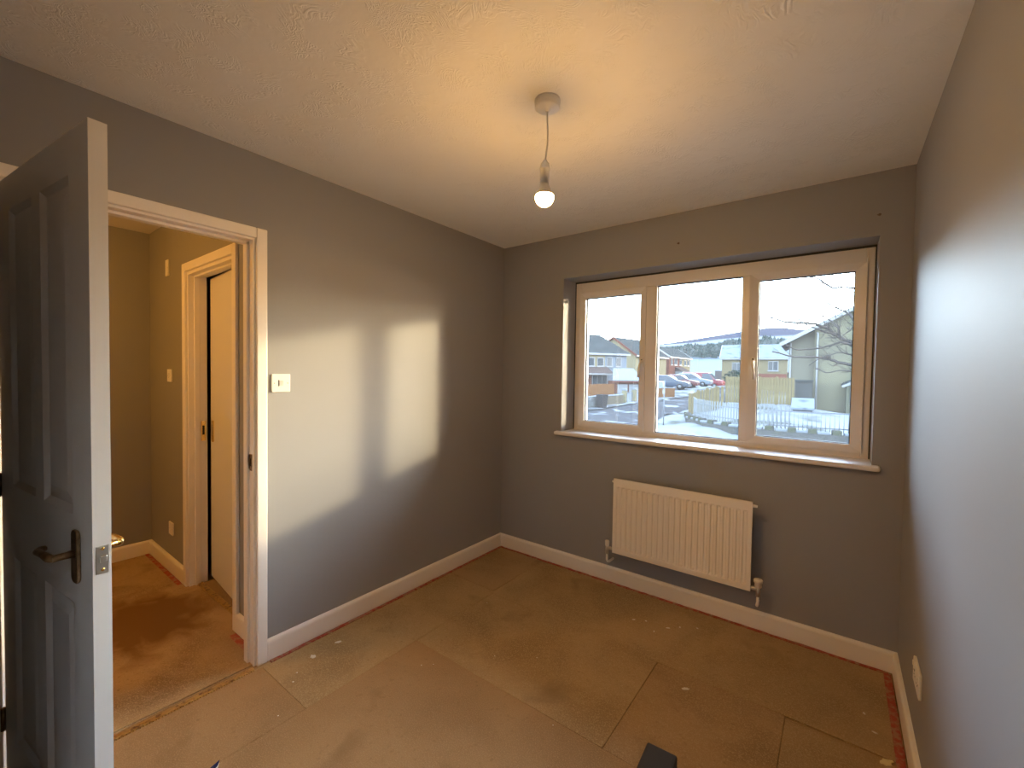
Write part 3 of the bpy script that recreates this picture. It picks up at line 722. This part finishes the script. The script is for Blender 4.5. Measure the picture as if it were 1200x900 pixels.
# big rendered house on the right, gable to the viewer
gb = empty('rendered_house', (-.93, 35.2, -2.0), R(3)); tag(gb, 'tall weathered cream house with a downpipe and gable facing the window on the right', 'house')
GW = 10.0
MB().box(1.55, GW, 0, 9, -.5, 6.0).prism([(1.55, 6.0), (GW, 6.0), (GW, 6.0), (GW/2, 8.75), (1.55, 6.87)], 0, 9, axis='y').build('wall', lime, gb)
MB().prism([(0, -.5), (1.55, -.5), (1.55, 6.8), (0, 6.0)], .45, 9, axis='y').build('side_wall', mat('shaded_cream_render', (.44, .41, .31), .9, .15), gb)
for sgn in (-1, 1):
    a = Vector((GW/2, 0, 8.9)); b = Vector((GW/2+sgn*(GW/2+.55), 0, 5.72))
    v = [(a.x, -.45, a.z), (b.x, -.45, b.z), (b.x, 9.4, b.z), (a.x, 9.4, a.z)]
    MB().add(v+[(x, y, z+.16) for x, y, z in v], [(0, 1, 2, 3), (7, 6, 5, 4), (0, 4, 5, 1), (1, 5, 6, 2), (2, 6, 7, 3), (3, 7, 4, 0)]).build('roof', snowroof, gb)
    MB().bar((a.x, -.48, a.z+.02), (b.x, -.48, b.z+.02), .07, .26).build('bargeboard', wtrim, gb)
MB().tube([(1.72, -.10, -.4), (1.72, -.10, 6.5), (1.60, .2, 6.75)], .06, 8).build('downpipe', wtrim, gb)
MB().tube([(.10, .38, -.4), (.10, .38, 5.9)], .05, 8).build('downpipe', wtrim, gb)
py = empty('porch', (4.15, 0, 2.0), 0, gb)
MB().box(-.75, .9, -.8, 0, -2.2, .9).build('porch_wall', lime, py)
MB().prism([(-1.0, .78), (.9, 1.75), (.9, 1.95), (-1.0, .98)], -1.0, .05, axis='y').build('porch_roof', slate, py)
MB().bar((-1.0, -1.02, .76), (.9, -1.02, 1.73), .06, .16).build('bargeboard', wtrim, py)
MB().box(-.55, .25, -.86, -.78, -.25, .72).build('window_frame', wtrim, py)
MB().box(-.43, .13, -.89, -.85, -.13, .60).build('pane', dglass, py)

# ---- garage with snow on the roof, left
gar = empty('garage', (-17.0, 40.6, -1.0), R(40)); tag(gar, 'low brick garage with a smooth snow-covered roof beside the leftmost house', 'garage')
MB().box(0, 2.9, 0, 2.6, -.3, 1.62).build('wall', brickred, gar)
MB().add([(-.3, -.3, 1.60), (3.1, -.3, 1.60), (2.9, 2.8, 2.9), (.6, 2.8, 2.9), (-.3, -.3, 1.75), (3.1, -.3, 1.75), (2.9, 2.8, 3.05), (.6, 2.8, 3.05)],
         [(0, 3, 2, 1), (4, 5, 6, 7), (0, 1, 5, 4), (1, 2, 6, 5), (2, 3, 7, 6), (3, 0, 4, 7)]).build('snowy_roof', snowm, gar)
MB().box(-.3, 3.1, -.36, -.28, 1.50, 1.66).build('fascia', redtrim, gar)
for k in range(2): MB().box(.3+k*1.25, 1.4+k*1.25, -.05, .02, .2, 1.3).build('garage_panel', wtrim, gar)

# ---- garden walls, bin, gates on the far side of the street
greystone = mat('grey_garden_stone', (.34, .35, .34), .9, .2, bump=(5, .6, .05, 3), vary=((.55, .58, .60), 3, 4, .5, .65))
buff = mat('buff_brick', (.48, .40, .28), .9, .2, vary=((.36, .30, .22), 6, 3, .4, .6))
orange = mat('orange_brick', (.56, .27, .10), .9, .2, vary=((.45, .20, .08), 5, 3, .4, .6))
mossy = mat('mossy_stone', (.26, .26, .25), .95, .1, bump=(4, .8, .08, 4), vary=((.22, .25, .12), 1.6, 5, .50, .70))
def wallrun(name, label, p, q, hgt, th, m, cap=snowm, cat='garden wall'):
    o = empty(name, (p[0], p[1], 0)); tag(o, label, cat)
    d = Vector((q[0]-p[0], q[1]-p[1])); L_ = d.length; d.normalize(); nn = Vector((-d.y, d.x)); k = 5; v = []
    for i in range(k+1):
        c = Vector(p)+d*L_*i/k; z = gz(c.x, c.y)
        for s, zz in ((-1, z-.4), (1, z-.4), (1, z+hgt), (-1, z+hgt)):
            v.append((c.x+nn.x*th/2*s-p[0], c.y+nn.y*th/2*s-p[1], zz))
    f = [(0, 1, 2, 3), (4*k+3, 4*k+2, 4*k+1, 4*k)]
    for i in range(k):
        for s in range(4): f.append((4*i+s, 4*i+(s+1) % 4, 4*i+4+(s+1) % 4, 4*i+4+s))
    MB().add(v, f).build('wall_run', m, o)
    if cap:
        v2 = []
        for i in range(k+1):
            c = Vector(p)+d*L_*i/k; z = gz(c.x, c.y)+hgt
            for s, zz in ((-1.2, z), (1.2, z), (.9, z+.07), (-.9, z+.07)): v2.append((c.x+nn.x*th/2*s-p[0], c.y+nn.y*th/2*s-p[1], zz))
        MB().add(v2, f).build('snow_cap', cap, o)
    return o
wallrun('garden_wall', 'grey stone garden wall with the black bin before it, across the street', (-13.3, 23.6), (-12.45, 27.6), .95, .25, greystone)
wallrun('garden_wall', 'buff brick garden wall between the stone wall and the gates', (-12.40, 27.7), (-11.75, 30.2), .85, .25, buff)
wallrun('garden_wall', 'orange brick wall in front of the bay window of the leftmost house', (-17.6, 31.0), (-14.9, 35.6), 1.35, .25, orange, None)
wallrun('garden_wall', 'low orange brick wall in front of the dark blue car', (-11.55, 37.3), (-10.1, 38.4), 1.0, .22, orange)
binm = mat('black_bin_plastic', (.10, .10, .11), .8, .2)
bn = empty('wheelie_bin', (-11.95, 27.0, gz(-11.95, 27.0)+.12), R(-12)); tag(bn, 'black wheelie bin standing against the stone garden wall', 'bin')
MB().add([(-.24, -.26, .05), (.24, -.26, .05), (.24, .26, .05), (-.24, .26, .05), (-.29, -.34, .95), (.29, -.34, .95), (.29, .34, .95), (-.29, .34, .95)], [(0, 3, 2, 1), (4, 5, 6, 7), (0, 1, 5, 4), (1, 2, 6, 5), (2, 3, 7, 6), (3, 0, 4, 7)]).build('bin_body', binm, bn)
MB().box(-.31, .31, -.38, .36, .95, 1.02).build('lid', binm, bn, bevel=.03)
for s in (-1, 1): MB().lathe([(0, -.03), (.10, -.03), (.10, .03), (0, .03)], (s*.22, .30, .10), 12, 'x').build('wheel', M['rubber'], bn)
postm = mat('pale_gate_post', (.66, .58, .36), .85, .2)
iron = mat('grey_painted_iron', (.40, .44, .50), .5, .4)
gp = [(-11.72, 30.6), (-11.45, 32.0), (-11.15, 33.8)]
for i, (x, y) in enumerate(gp):
    o = empty('gate_post', (x, y, gz(x, y))); tag(o, ['pale gate post nearest the buff brick wall', 'pale gate post in the middle of the gates across the street', 'pale gate post furthest up the street'][i], 'gate post', 'gate posts across the street')
    MB().box(-.15, .15, -.15, .15, -.2, 1.15).build('shaft', postm, o); MB().prism([(-.2, 1.15), (.2, 1.15), (.14, 1.3), (-.14, 1.3)], -.2, .2, axis='y').build('snow_cap', snowm, o)
for i in range(2):
    (x0, y0), (x1, y1) = gp[i], gp[i+1]; gt = empty('iron_gate', (x0, y0, gz(x0, y0)), math.atan2(y1-y0, x1-x0)); ln = math.hypot(x1-x0, y1-y0)
    tag(gt, ['grey iron gate on the left of the middle gate post', 'grey iron gate on the right of the middle gate post'][i], 'gate', 'iron gates across the street')
    for zz in (.15, .95): MB().box(.2, ln-.2, -.02, .02, zz, zz+.05).build('rail', iron, gt)
    for k in range(int((ln-.4)/.16)+1): MB().box(.2+k*.16, .235+k*.16, -.015, .015, .15, 1.0).build('upright', iron, gt)

# ---- parked cars
tyre = mat('tyre', (.02, .02, .022), .8, .2); hub = mat('alloy_hub', (.5, .52, .55), .4, .5, .6); lampm = mat('car_lamp', (.75, .78, .80), .2, .6)
cglass = mat('car_glass', (.10, .13, .17), .1, .6)
def car(label, loc, ang, paint, L_=4.0, Wd=1.7, Ht=1.48, van=False, group='cars parked on the drives', name='parked_car'):
    z = gz(*loc); o = empty(name, (loc[0], loc[1], z), ang); tag(o, label, 'car' if not van else 'van', group)
    l = L_/2; w_ = Wd/2
    if van: side = [(-l, .35), (l*.98, .35), (l, .75), (l*.92, .98), (l*.62, 1.08), (l*.30, Ht-.02), (-l*.92, Ht), (-l, Ht*.75)]
    else: side = [(-l, .32), (l*.98, .30), (l, .62), (l*.94, .78), (l*.48, .94), (l*.06, Ht-.03), (-l*.55, Ht), (-l*.88, 1.02), (-l, .92)]
    n = len(side); v = []
    for s in (-1, 1):
        for x, zz in side:
            tuck = .84 if zz > 1.1 else (.97 if zz > .9 else 1.0); v.append((x, s*w_*tuck, zz))
    f = [tuple(range(n-1, -1, -1)), tuple(range(n, 2*n))]+[(i, (i+1) % n, n+(i+1) % n, n+i) for i in range(n)]
    MB().add(v, f).build('car_body', paint, o, bevel=.05, seg=2)
    top = Ht-.12
    for s in (-1, 1):
        if van: poly = [(l*.58, 1.06), (l*.34, top), (l*.02, top), (l*.02, 1.06)]
        else: poly = [(l*.40, .97), (l*.08, top), (-l*.48, top), (-l*.78, 1.0)]
        gm = MB(); a = s*w_*.985; b = s*w_*.865
        gm.add([(x, (a if zz < 1.1 else b), zz) for x, zz in poly]+[(x, (a if zz < 1.1 else b)-s*.04, zz) for x, zz in poly],
               [(0, 1, 2, 3), (7, 6, 5, 4)]+[(i, (i+1) % 4, 4+(i+1) % 4, 4+i) for i in range(4)]).build('side_window', cglass, o)
    if van: q = [(l*.635, 1.09), (l*.325, Ht-.06)]
    else: q = [(l*.49, .955), (l*.09, Ht-.06)]
    ww = MB().add([(q[0][0]+.03, -w_*.80, q[0][1]), (q[0][0]+.03, w_*.80, q[0][1]), (q[1][0]+.03, w_*.72, q[1][1]), (q[1][0]+.03, -w_*.72, q[1][1]),
                   (q[0][0]-.05, -w_*.80, q[0][1]-.03), (q[0][0]-.05, w_*.80, q[0][1]-.03), (q[1][0]-.05, w_*.72, q[1][1]-.03), (q[1][0]-.05, -w_*.72, q[1][1]-.03)],
                  [(0, 1, 2, 3), (7, 6, 5, 4), (0, 4, 5, 1), (1, 5, 6, 2), (2, 6, 7, 3), (3, 7, 4, 0)]); ww.build('windscreen', cglass, o)
    for x in (-l*.60, l*.62):
        for s in (-1, 1):
            wh = empty('wheel', (x, s*(w_-.10), .31), 0, o)
            MB().lathe([(0, -.11), (.29, -.11), (.31, -.08), (.31, .08), (.29, .11), (0, .11)], (0, 0, 0), 18, 'y').build('tyre', tyre, wh)
            MB().lathe([(0, .125), (.17, .12), (.19, .10)] if s > 0 else [(0, -.125), (.17, -.12), (.19, -.10)], (0, 0, 0), 14, 'y').build('hub_cap', hub, wh)
    for s in (-1, 1): MB().box(l*.93, l*.995, s*w_*.78-.16, s*w_*.78+.16, .60, .76).build('headlamp', lampm, o, bevel=.02)
    return o
def paintm(n, c): return mat(n, c, .25, .6)
# headings: nose towards the street (to the right in the picture)
car('dark blue hatchback parked behind the low orange brick wall', (-12.3, 43.6), R(5), paintm('dark_blue_paint', (.06, .12, .22)), 4.2)
car('small dark red hatchback parked between the blue and the silver cars', (-11.9, 46.6), R(5), paintm('dark_red_paint', (.30, .05, .06)), 3.7)
car('silver blue saloon parked beside the red van', (-11.6, 50.0), R(2), paintm('silver_blue_paint', (.40, .50, .60)), 4.3, 1.75, 1.55)
car('bright red van parked at the end of the row of cars', (-11.2, 53.6), R(0), paintm('bright_red_paint', (.60, .04, .06)), 4.6, 1.8, 1.9, True)
car('pale silver car with its nose to the street left of the low orange wall', (-12.2, 39.4), R(-71), paintm('pale_silver_paint', (.62, .66, .70)), 4.0)

# ---- street sign pole
sp_ = empty('sign_pole', (-6.25, 23.5, gz(-6.25, 23.5)), R(15)); tag(sp_, 'thin grey pole with small brackets standing on the snowy verge', 'pole')
MB().tube([(0, 0, -.3), (0, 0, 2.75)], .035, 8).build('pole', iron, sp_)
MB().box(-.02, .30, -.02, .02, 1.55, 1.63).build('bracket', wtrim, sp_); MB().box(-.10, .04, -.05, .05, 1.95, 2.2).build('clamp', wtrim, sp_)

# ---- timber fences on our side of the street
timber = mat('fresh_timber', (.60, .48, .24), .8, .2, vary=((.48, .37, .18), 2.5, 3, .4, .62))
picketm = mat('whitewashed_pickets', (.60, .64, .66), .7, .3)
def boards(name, label, path, hgt, bw, m, top=None, posts=True, zbase=None):
    o = empty(name, (path[0][0], path[0][1], 0)); tag(o, label, 'fence'); ox, oy = path[0][0], path[0][1]
    shared = {}
    for (x0, y0), (x1, y1) in zip(path, path[1:]):
        ln = math.hypot(x1-x0, y1-y0); n = max(1, int(ln/bw)); an = math.atan2(y1-y0, x1-x0)
        for i in range(n):
            t = (i+.5)/n; x, y = x0+(x1-x0)*t, y0+(y1-y0)*t; z = (zbase(x, y) if zbase else gz(x, y))
            key = round(hgt, 2)
            if key not in shared:
                shared[key] = MB().box(-bw*.47, bw*.47, -.012, .012, .03, hgt).build('board', m, o); b = shared[key]
            else: b = inst(shared[key], o)
            b.location = (x-ox, y-oy+(.02 if i % 2 else 0), z); b.rotation_euler = (0, 0, an)
        if posts:
            MB().box(-.06, .06, -.06, .06, -.3, hgt+.08).build('post', m, o, loc=(x0-ox, y0-oy+.09, zbase(x0, y0) if zbase else gz(x0, y0)), rz=an)
    return o
curve = [(-6.2, 28.8), (-5.85, 29.6), (-5.4, 30.2), (-4.9, 30.7), (-4.4, 31.0)]
boards('timber_fence', 'curved low timber board fence at the street corner', curve, 1.60, .20, timber, zbase=lambda x, y: -1.55+.27*(y-28.8))
straight = [(-4.3, 31.0), (-3.3, 31.25), (-2.3, 31.5), (-1.3, 31.7), (-.28, 31.9)]
boards('timber_fence', 'tall straight timber board fence in front of the snowy-roofed house', straight, 1.85, .15, timber, zbase=lambda x, y: -.53)
# low castellated stone wall with pickets behind it
wp = [(-5.75, 26.6), (-5.0, 24.4), (-3.7, 22.6), (-2.1, 21.7), (0, 21.5), (1.6, 21.6), (3.6, 22.0)]
sw = empty('corner_wall', (-5.75, 26.6, 0)); tag(sw, 'low mossy stone corner wall with snow in its notches below the pickets', 'garden wall')
def cw_top(x): return -1.02-.03*(x+5.7)/9
for k, ((x0, y0), (x1, y1)) in enumerate(zip(wp, wp[1:])):
    ln = math.hypot(x1-x0, y1-y0); an = math.atan2(y1-y0, x1-x0); c = ((x0+x1)/2+5.75, (y0+y1)/2-26.6)
    MB().box(-ln/2-.08, ln/2+.08, -.17, .17, -2.4, cw_top(x0)-.18).build('wall_run', mossy, sw, loc=(*c, 0), rz=an)
    nb = max(2, round(ln/.85))
    for i in range(nb):
        t = (i+.5)/nb; x, y = x0+(x1-x0)*t+5.75, y0+(y1-y0)*t-26.6
        MB().box(-.17, .17, -.18, .18, -.18, .04).build('coping_stone', mossy, sw, loc=(x, y, cw_top(x0)), rz=an, bevel=.02)
        t2 = i/nb; x, y = x0+(x1-x0)*t2+5.75, y0+(y1-y0)*t2-26.6
        MB().box(-.24, .24, -.15, .15, -.18, -.06).build('snow_patch', snowm, sw, loc=(x, y, cw_top(x0)), rz=an, bevel=.03)
def pickets(name, label, path, z0, z1, pitch, pw, m, railz, pointed=True):
    o = empty(name, (path[0][0], path[0][1], 0)); tag(o, label, 'fence'); ox, oy = path[0]
    src = None
    for (x0, y0), (x1, y1) in zip(path, path[1:]):
        ln = math.hypot(x1-x0, y1-y0); n = max(1, int(ln/pitch)); an = math.atan2(y1-y0, x1-x0)
        for i in range(n):
            t = (i+.5)/n; x, y = x0+(x1-x0)*t-ox, y0+(y1-y0)*t-oy
            if src is None:
                if pointed: src = MB().prism([(-pw/2, z0), (pw/2, z0), (pw/2, z1-.06), (0, z1), (-pw/2, z1-.06)], -.012, .012, axis='y').build('picket', m, o)
                else: src = MB().tube([(0, 0, z0), (0, 0, z1)], pw/2, 6).build('railing_bar', m, o)
                b = src
            else: b = inst(src, o)
            b.location = (x, y, 0); b.rotation_euler = (0, 0, an)
        for rz_ in railz:
            MB().box(-ln/2, ln/2, -.02, .02, rz_, rz_+.06).build('rail', m, o, loc=((x0+x1)/2-ox, (y0+y1)/2-oy+.04, 0), rz=an)
    return o
pickets('picket_fence', 'white picket fence standing behind the low corner wall', [(-5.35, 26.6), (-4.7, 24.7), (-3.5, 23.0), (-2.0, 22.15), (0, 21.95), (.35, 21.95)], -1.1, .0, .17, .075, picketm, (-.90, -.30))
pickets('metal_railing', 'pale metal railing along the low wall in front of the rendered house', [(-.6, 21.5), (.4, 21.5), (1.6, 21.6), (3.6, 22.0)], -1.1, -.28, .16, .03, iron, (-.98, -.28), False)
# raised lawn edge, shed and bush
sh = empty('garden_shed', (-.30, 33.0, -1.8), R(2)); tag(sh, 'dark timber shed between the fence and the rendered house', 'shed')
MB().box(0, .95, 0, 1.3, -.3, 2.85).build('wall', mat('dark_shed_timber', (.20, .21, .20), .8, .2), sh); MB().box(-.05, 1.0, -.1, 1.4, 2.85, 2.97).build('roof', slate, sh)
lc = empty('log_store', (-.15, 29.4, -1.2), R(3)); tag(lc, 'low lean-to with a snowy roof at the foot of the rendered house', 'shed')
MB().box(0, 1.0, 0, 1.2, -.5, .55).build('wall', mat('log_store_timber', (.16, .15, .17), .8, .2), lc)
MB().add([(-.1, -.2, .55), (1.1, -.2, .55), (1.1, 1.3, 1.10), (-.1, 1.3, 1.10), (-.1, -.2, .68), (1.1, -.2, .68), (1.1, 1.3, 1.23), (-.1, 1.3, 1.23)], [(0, 3, 2, 1), (4, 5, 6, 7), (0, 1, 5, 4), (1, 2, 6, 5), (2, 3, 7, 6), (3, 0, 4, 7)]).build('roof', snowroof, lc)
leafm = mat('dark_evergreen', (.10, .13, .09), .9, .1)
def bush(label, c, rx, rz_, n=260):
    o = empty('bush', (c[0], c[1], gz(c[0], c[1]))); tag(o, label, 'bush'); rr = random.Random(5); mb = MB()
    for i in range(n):
        t, p_ = rr.uniform(0, 6.28), rr.uniform(-.3, 1.5); q = rr.uniform(.75, 1)
        x, y, z = rx*q*math.cos(t)*math.cos(p_), rx*q*math.sin(t)*math.cos(p_), rz_*.45+rz_*.55*q*math.sin(p_); s = .16
        a = Vector((rr.uniform(-1, 1), rr.uniform(-1, 1), rr.uniform(-1, 1))).normalized()*s; b = a.orthogonal().normalized()*s*.7; c_ = Vector((x, y, z))
        mb.add([c_-a, c_+b, c_+a, c_-b], [(0, 1, 2, 3)])
    mb.build('foliage', leafm, o, fix=False)
    MB().tube([(0, 0, -.2), (0, 0, rz_*.7)], .07, 6).build('stem', leafm, o)
bush('dark evergreen bush beside the snowy-roofed house', (-8.3, 57.0), 1.5, 2.6)
# far low buildings behind the cars
lb_ = empty('low_outbuilding', (-13.5, 82, -.2), R(5)); tag(lb_, 'low white outbuilding with a dark red roof beyond the cars', 'outbuilding')
MB().box(0, 3, 0, 5, -.5, 3.0).build('wall', wtrim, lb_); MB().prism([(-.3, 2.9), (9, 2.0), (9, 2.25), (-.3, 3.2)], -.3, 5.3, axis='y').build('roof', brickred, lb_); MB().box(3, 9, .3, 5, -.5, 2.1).build('side_wall', brownroof, lb_)
fb = wallrun('back_fence', 'long grey brown fence beyond the cars', (-19, 96), (-6, 95), 2.6, .15, mat('weathered_fence', (.30, .26, .25), .9, .1), snowm, 'fence')

# ---- bare tree
bark = mat('bare_bark', (.23, .20, .18), .9, .2)
tr = empty('bare_tree', (4.3, 11.2, -1.9)); tag(tr, 'bare leafless tree whose branches reach in from the right', 'tree')
rr = random.Random(11)
def P_(dx_, dz_, dy_=0): return Vector((dx_, dy_, dz_+1.9))
MB().tube([(0, 0, -.2), (.02, .05, 1.2), (-.05, .0, 2.2), (.0, .1, 3.2), (.15, .1, 4.6), (.2, .2, 6.5)], [.20, .16, .14, .12, .09, .03], 10).build('trunk', bark, tr)
def branch(pts, r0, twigs=11, name='branch', depth=0):
    r0 *= 2.1; pts = [Vector(p) for p in pts]; mb = MB()
    fine = []
    for a, b in zip(pts, pts[1:]):
        for k in range(3):
            t = k/3; fine.append(a.lerp(b, t)+Vector((rr.uniform(-1, 1), rr.uniform(-1, 1), rr.uniform(-1, 1)))*.018)
    fine.append(pts[-1]); n = len(fine)
    mb.tube(fine, [r0*(1-.6*i/(n-1)) for i in range(n)], 6)
    for i in range(twigs):
        k = rr.randint(n//5, n-2); p = fine[k]; d = (fine[k+1]-p).normalized()
        ln = rr.uniform(.25, .75)*(1-.4*k/n)
        side = Vector((rr.uniform(-.5, .2), rr.uniform(-.7, .7), rr.uniform(-.35, 1.0))).normalized()
        q = [p]; dd = (d*.8+side*.8).normalized()
        for s in range(4):
            q.append(q[-1]+dd*ln/4); dd = (dd+Vector((rr.uniform(-.3, .3), rr.uniform(-.3, .3), rr.uniform(-.1, .35)))).normalized()
        rb = r0*(1-.8*k/n)*.5
        mb.tube(q, [rb, rb*.85, rb*.7, rb*.5, rb*.3], 5)
        for s in range(2):
            k2 = rr.randint(1, 3); e = [q[k2]]; dd = (dd+Vector((rr.uniform(-.8, .4), rr.uniform(-.6, .6), rr.uniform(-.5, .8)))).normalized()
            for s2 in range(3): e.append(e[-1]+dd*ln*.16); dd = (dd+Vector((rr.uniform(-.4, .2), rr.uniform(-.4, .4), rr.uniform(-.2, .4)))).normalized()
            mb.tube(e, [rb*.55, rb*.45, rb*.35, rb*.2], 4)
    mb.build(name, bark, tr)
branch([(-1.61, 2.45, 4.0), (-1.79, 2.65, 4.19), (-2.17, 3.12, 4.57), (-2.5, 2.96, 4.84), (-2.79, 2.03, 4.9), (-3.08, 1.36, 4.9), (-3.51, 1.49, 4.96), (-3.96, 1.86, 5.16)], 0.0279)
branch([(-1.64, 3.32, 6.06), (-1.91, 2.4, 5.97), (-2.41, 2.04, 5.96), (-2.7, 2.57, 6.29), (-2.87, 2.82, 6.43), (-3.16, 2.05, 6.38)], 0.0174)
branch([(-1.56, 3.21, 4.63), (-1.81, 2.36, 4.82), (-1.94, 2.46, 5.2), (-2.19, 3.04, 5.41), (-2.41, 3.1, 5.57), (-2.68, 2.27, 5.69)], 0.0186)
branch([(-1.59, 2.59, 3.47), (-1.84, 2.36, 3.67), (-2.21, 2.8, 3.76), (-2.47, 3.04, 3.9), (-2.78, 2.32, 3.93), (-3.25, 1.26, 3.89), (-3.77, 0.99, 4.04)], 0.0248)
branch([(-1.63, 3.39, 4.38), (-2.16, 2.23, 4.45), (-2.21, 2.08, 4.74), (-2.39, 2.64, 5.01), (-2.6, 2.99, 5.22), (-2.82, 2.4, 5.43)], 0.0161)
branch([(-1.59, 3.17, 4.05), (-1.86, 2.31, 4.27), (-2.16, 2.26, 4.35), (-2.48, 2.78, 4.26), (-2.8, 2.76, 4.19), (-3.19, 1.82, 4.12), (-3.42, 1.09, 4.24)], 0.0186)
branch([(-1.61, 3.62, 5.15), (-1.87, 2.68, 4.83), (-2.13, 2.07, 4.51)], 0.0136)
branch([(-1.56, 3.6, 3.54), (-1.77, 2.71, 3.52), (-2.14, 2.02, 3.51), (-2.49, 2.27, 3.43), (-2.78, 2.73, 3.57)], 0.0136)
branch([(-2.17, 3.17, 4.57), (-2.52, 2.18, 4.67), (-2.83, 1.54, 4.75), (-3.15, 1.82, 5.0), (-3.48, 2.26, 5.36)], 0.0136)
branch([(-3.15, 2.55, 5.02), (-3.44, 1.97, 4.85), (-3.65, 1.07, 4.83), (-3.99, 0.77, 4.92)], 0.0087)
branch([(-1.63, 3.74, 5.94), (-1.82, 3.23, 5.78), (-2.1, 2.28, 5.59)], 0.0087)
branch([(-1.57, 3.67, 3.91), (-1.84, 2.79, 3.99), (-2.21, 1.99, 4.04), (-2.56, 2.11, 3.92), (-2.93, 2.55, 3.67)], 0.0124)

# ---- distant hill and woodland
def ridge_el(az):
    T_ = [(-60,.035),(-40,.042),(-25,.055),(-18.7,.066),(-16.6,.071),(-9.3,.091),(-6,.098),(-4,.092),(5,.08),(20,.06),(60,.05)]
    for (a, ea), (b, eb) in zip(T_, T_[1:]):
        if a <= az <= b: return ea+(eb-ea)*(az-a)/(b-a)
    return .04
def hill_z(az, d):
    e = ridge_el(az); t = max(0, min(1, (d-160)/840)); s = t**1.15
    return -0.5+(1.9+e*1000)*s+6*math.sin(az*.9+d*.006)*t*(1-t)
hm = bpy.data.materials.new('hillside'); hm.use_nodes = True
nt = hm.node_tree; N = nt.nodes; Lk = nt.links; pb = N['Principled BSDF']; pb.inputs['Roughness'].default_value = .9; pb.inputs['Specular IOR Level'].default_value = 0
tc = N.new('ShaderNodeTexCoord'); sx = N.new('ShaderNodeSeparateXYZ'); Lk.new(tc.outputs['Object'], sx.inputs[0])
nz = N.new('ShaderNodeTexNoise'); nz.inputs['Scale'].default_value = .010; nz.inputs['Detail'].default_value = 6; Lk.new(tc.outputs['Object'], nz.inputs['Vector'])
ma = N.new('ShaderNodeMath'); ma.operation = 'MULTIPLY_ADD'; ma.inputs[1].default_value = 16; Lk.new(nz.outputs['Fac'], ma.inputs[0]); Lk.new(sx.outputs['Z'], ma.inputs[2])
mr = N.new('ShaderNodeMapRange'); mr.inputs['From Min'].default_value = 8; mr.inputs['From Max'].default_value = 118; Lk.new(ma.outputs[0], mr.inputs['Value'])
cr = N.new('ShaderNodeValToRGB'); Lk.new(mr.outputs[0], cr.inputs[0]); cr.color_ramp.interpolation = 'LINEAR'
els = cr.color_ramp.elements; els[0].position = 0; els[0].color = (0.051, 0.059, 0.067, 1); els[1].position = 1; els[1].color = (0.017, 0.017, 0.020, 1)
for p_, c_ in ((.10, (0.050, 0.059, 0.067, 1)), (.15, (0.014, 0.018, 0.017, 1)), (.40, (0.015, 0.018, 0.018, 1)), (.44, (0.057, 0.063, 0.070, 1)), (.51, (0.059, 0.064, 0.070, 1)), (.55, (0.018, 0.018, 0.023, 1)), (.72, (0.020, 0.020, 0.026, 1))):
    e_ = els.new(p_); e_.color = c_
Lk.new(cr.outputs[0], pb.inputs['Base Color'])
hl = MB(); na, nd = 90, 26; v = []
for j in range(nd+1):
    d = 145+(1300-145)*(j/nd)**1.2
    for i in range(na+1):
        az = -60+120*i/na; dd = min(d, 1000+ (d-1000)*1.0); z = hill_z(az, min(d, 1000))-max(0, d-1000)*.05
        v.append((math.sin(R(az))*d, math.cos(R(az))*d, z))
hl.add(v, [(j*(na+1)+i, j*(na+1)+i+1, (j+1)*(na+1)+i+1, (j+1)*(na+1)+i) for j in range(nd) for i in range(na)], smooth=True)
S(hl, 'hillside', hm, fix=False)
pine = mat('winter_woodland', (.13, .17, .15), .9, .1, vary=((.24, .27, .26), .05, 3, .45, .6))
fo = MB(); r2 = random.Random(3)
for i in range(1300):
    az = r2.uniform(-30, 16); d = r2.uniform(330, 560); h_ = r2.uniform(4, 8); x, y = math.sin(R(az))*d, math.cos(R(az))*d; z = hill_z(az, d)
    if r2.random() < .25 and d < 390: continue
    w_ = h_*r2.uniform(.25, .42); k = 6
    vv = [(x+w_*math.cos(6.283*q/k), y+w_*math.sin(6.283*q/k), z+h_*.12) for q in range(k)]+[(x+w_*.6*math.cos(6.283*q/k+.5), y+w_*.6*math.sin(6.283*q/k+.5), z+h_*.62) for q in range(k)]+[(x, y, z+h_)]
    fo.add(vv, [(q, (q+1) % k, k+(q+1) % k, k+q) for q in range(k)]+[(k+q, k+(q+1) % k, 2*k) for q in range(k)])
tag(fo.build('woodland', pine, fix=False), 'dark winter woodland across the far snowy hillside', 'woodland', kind='stuff')
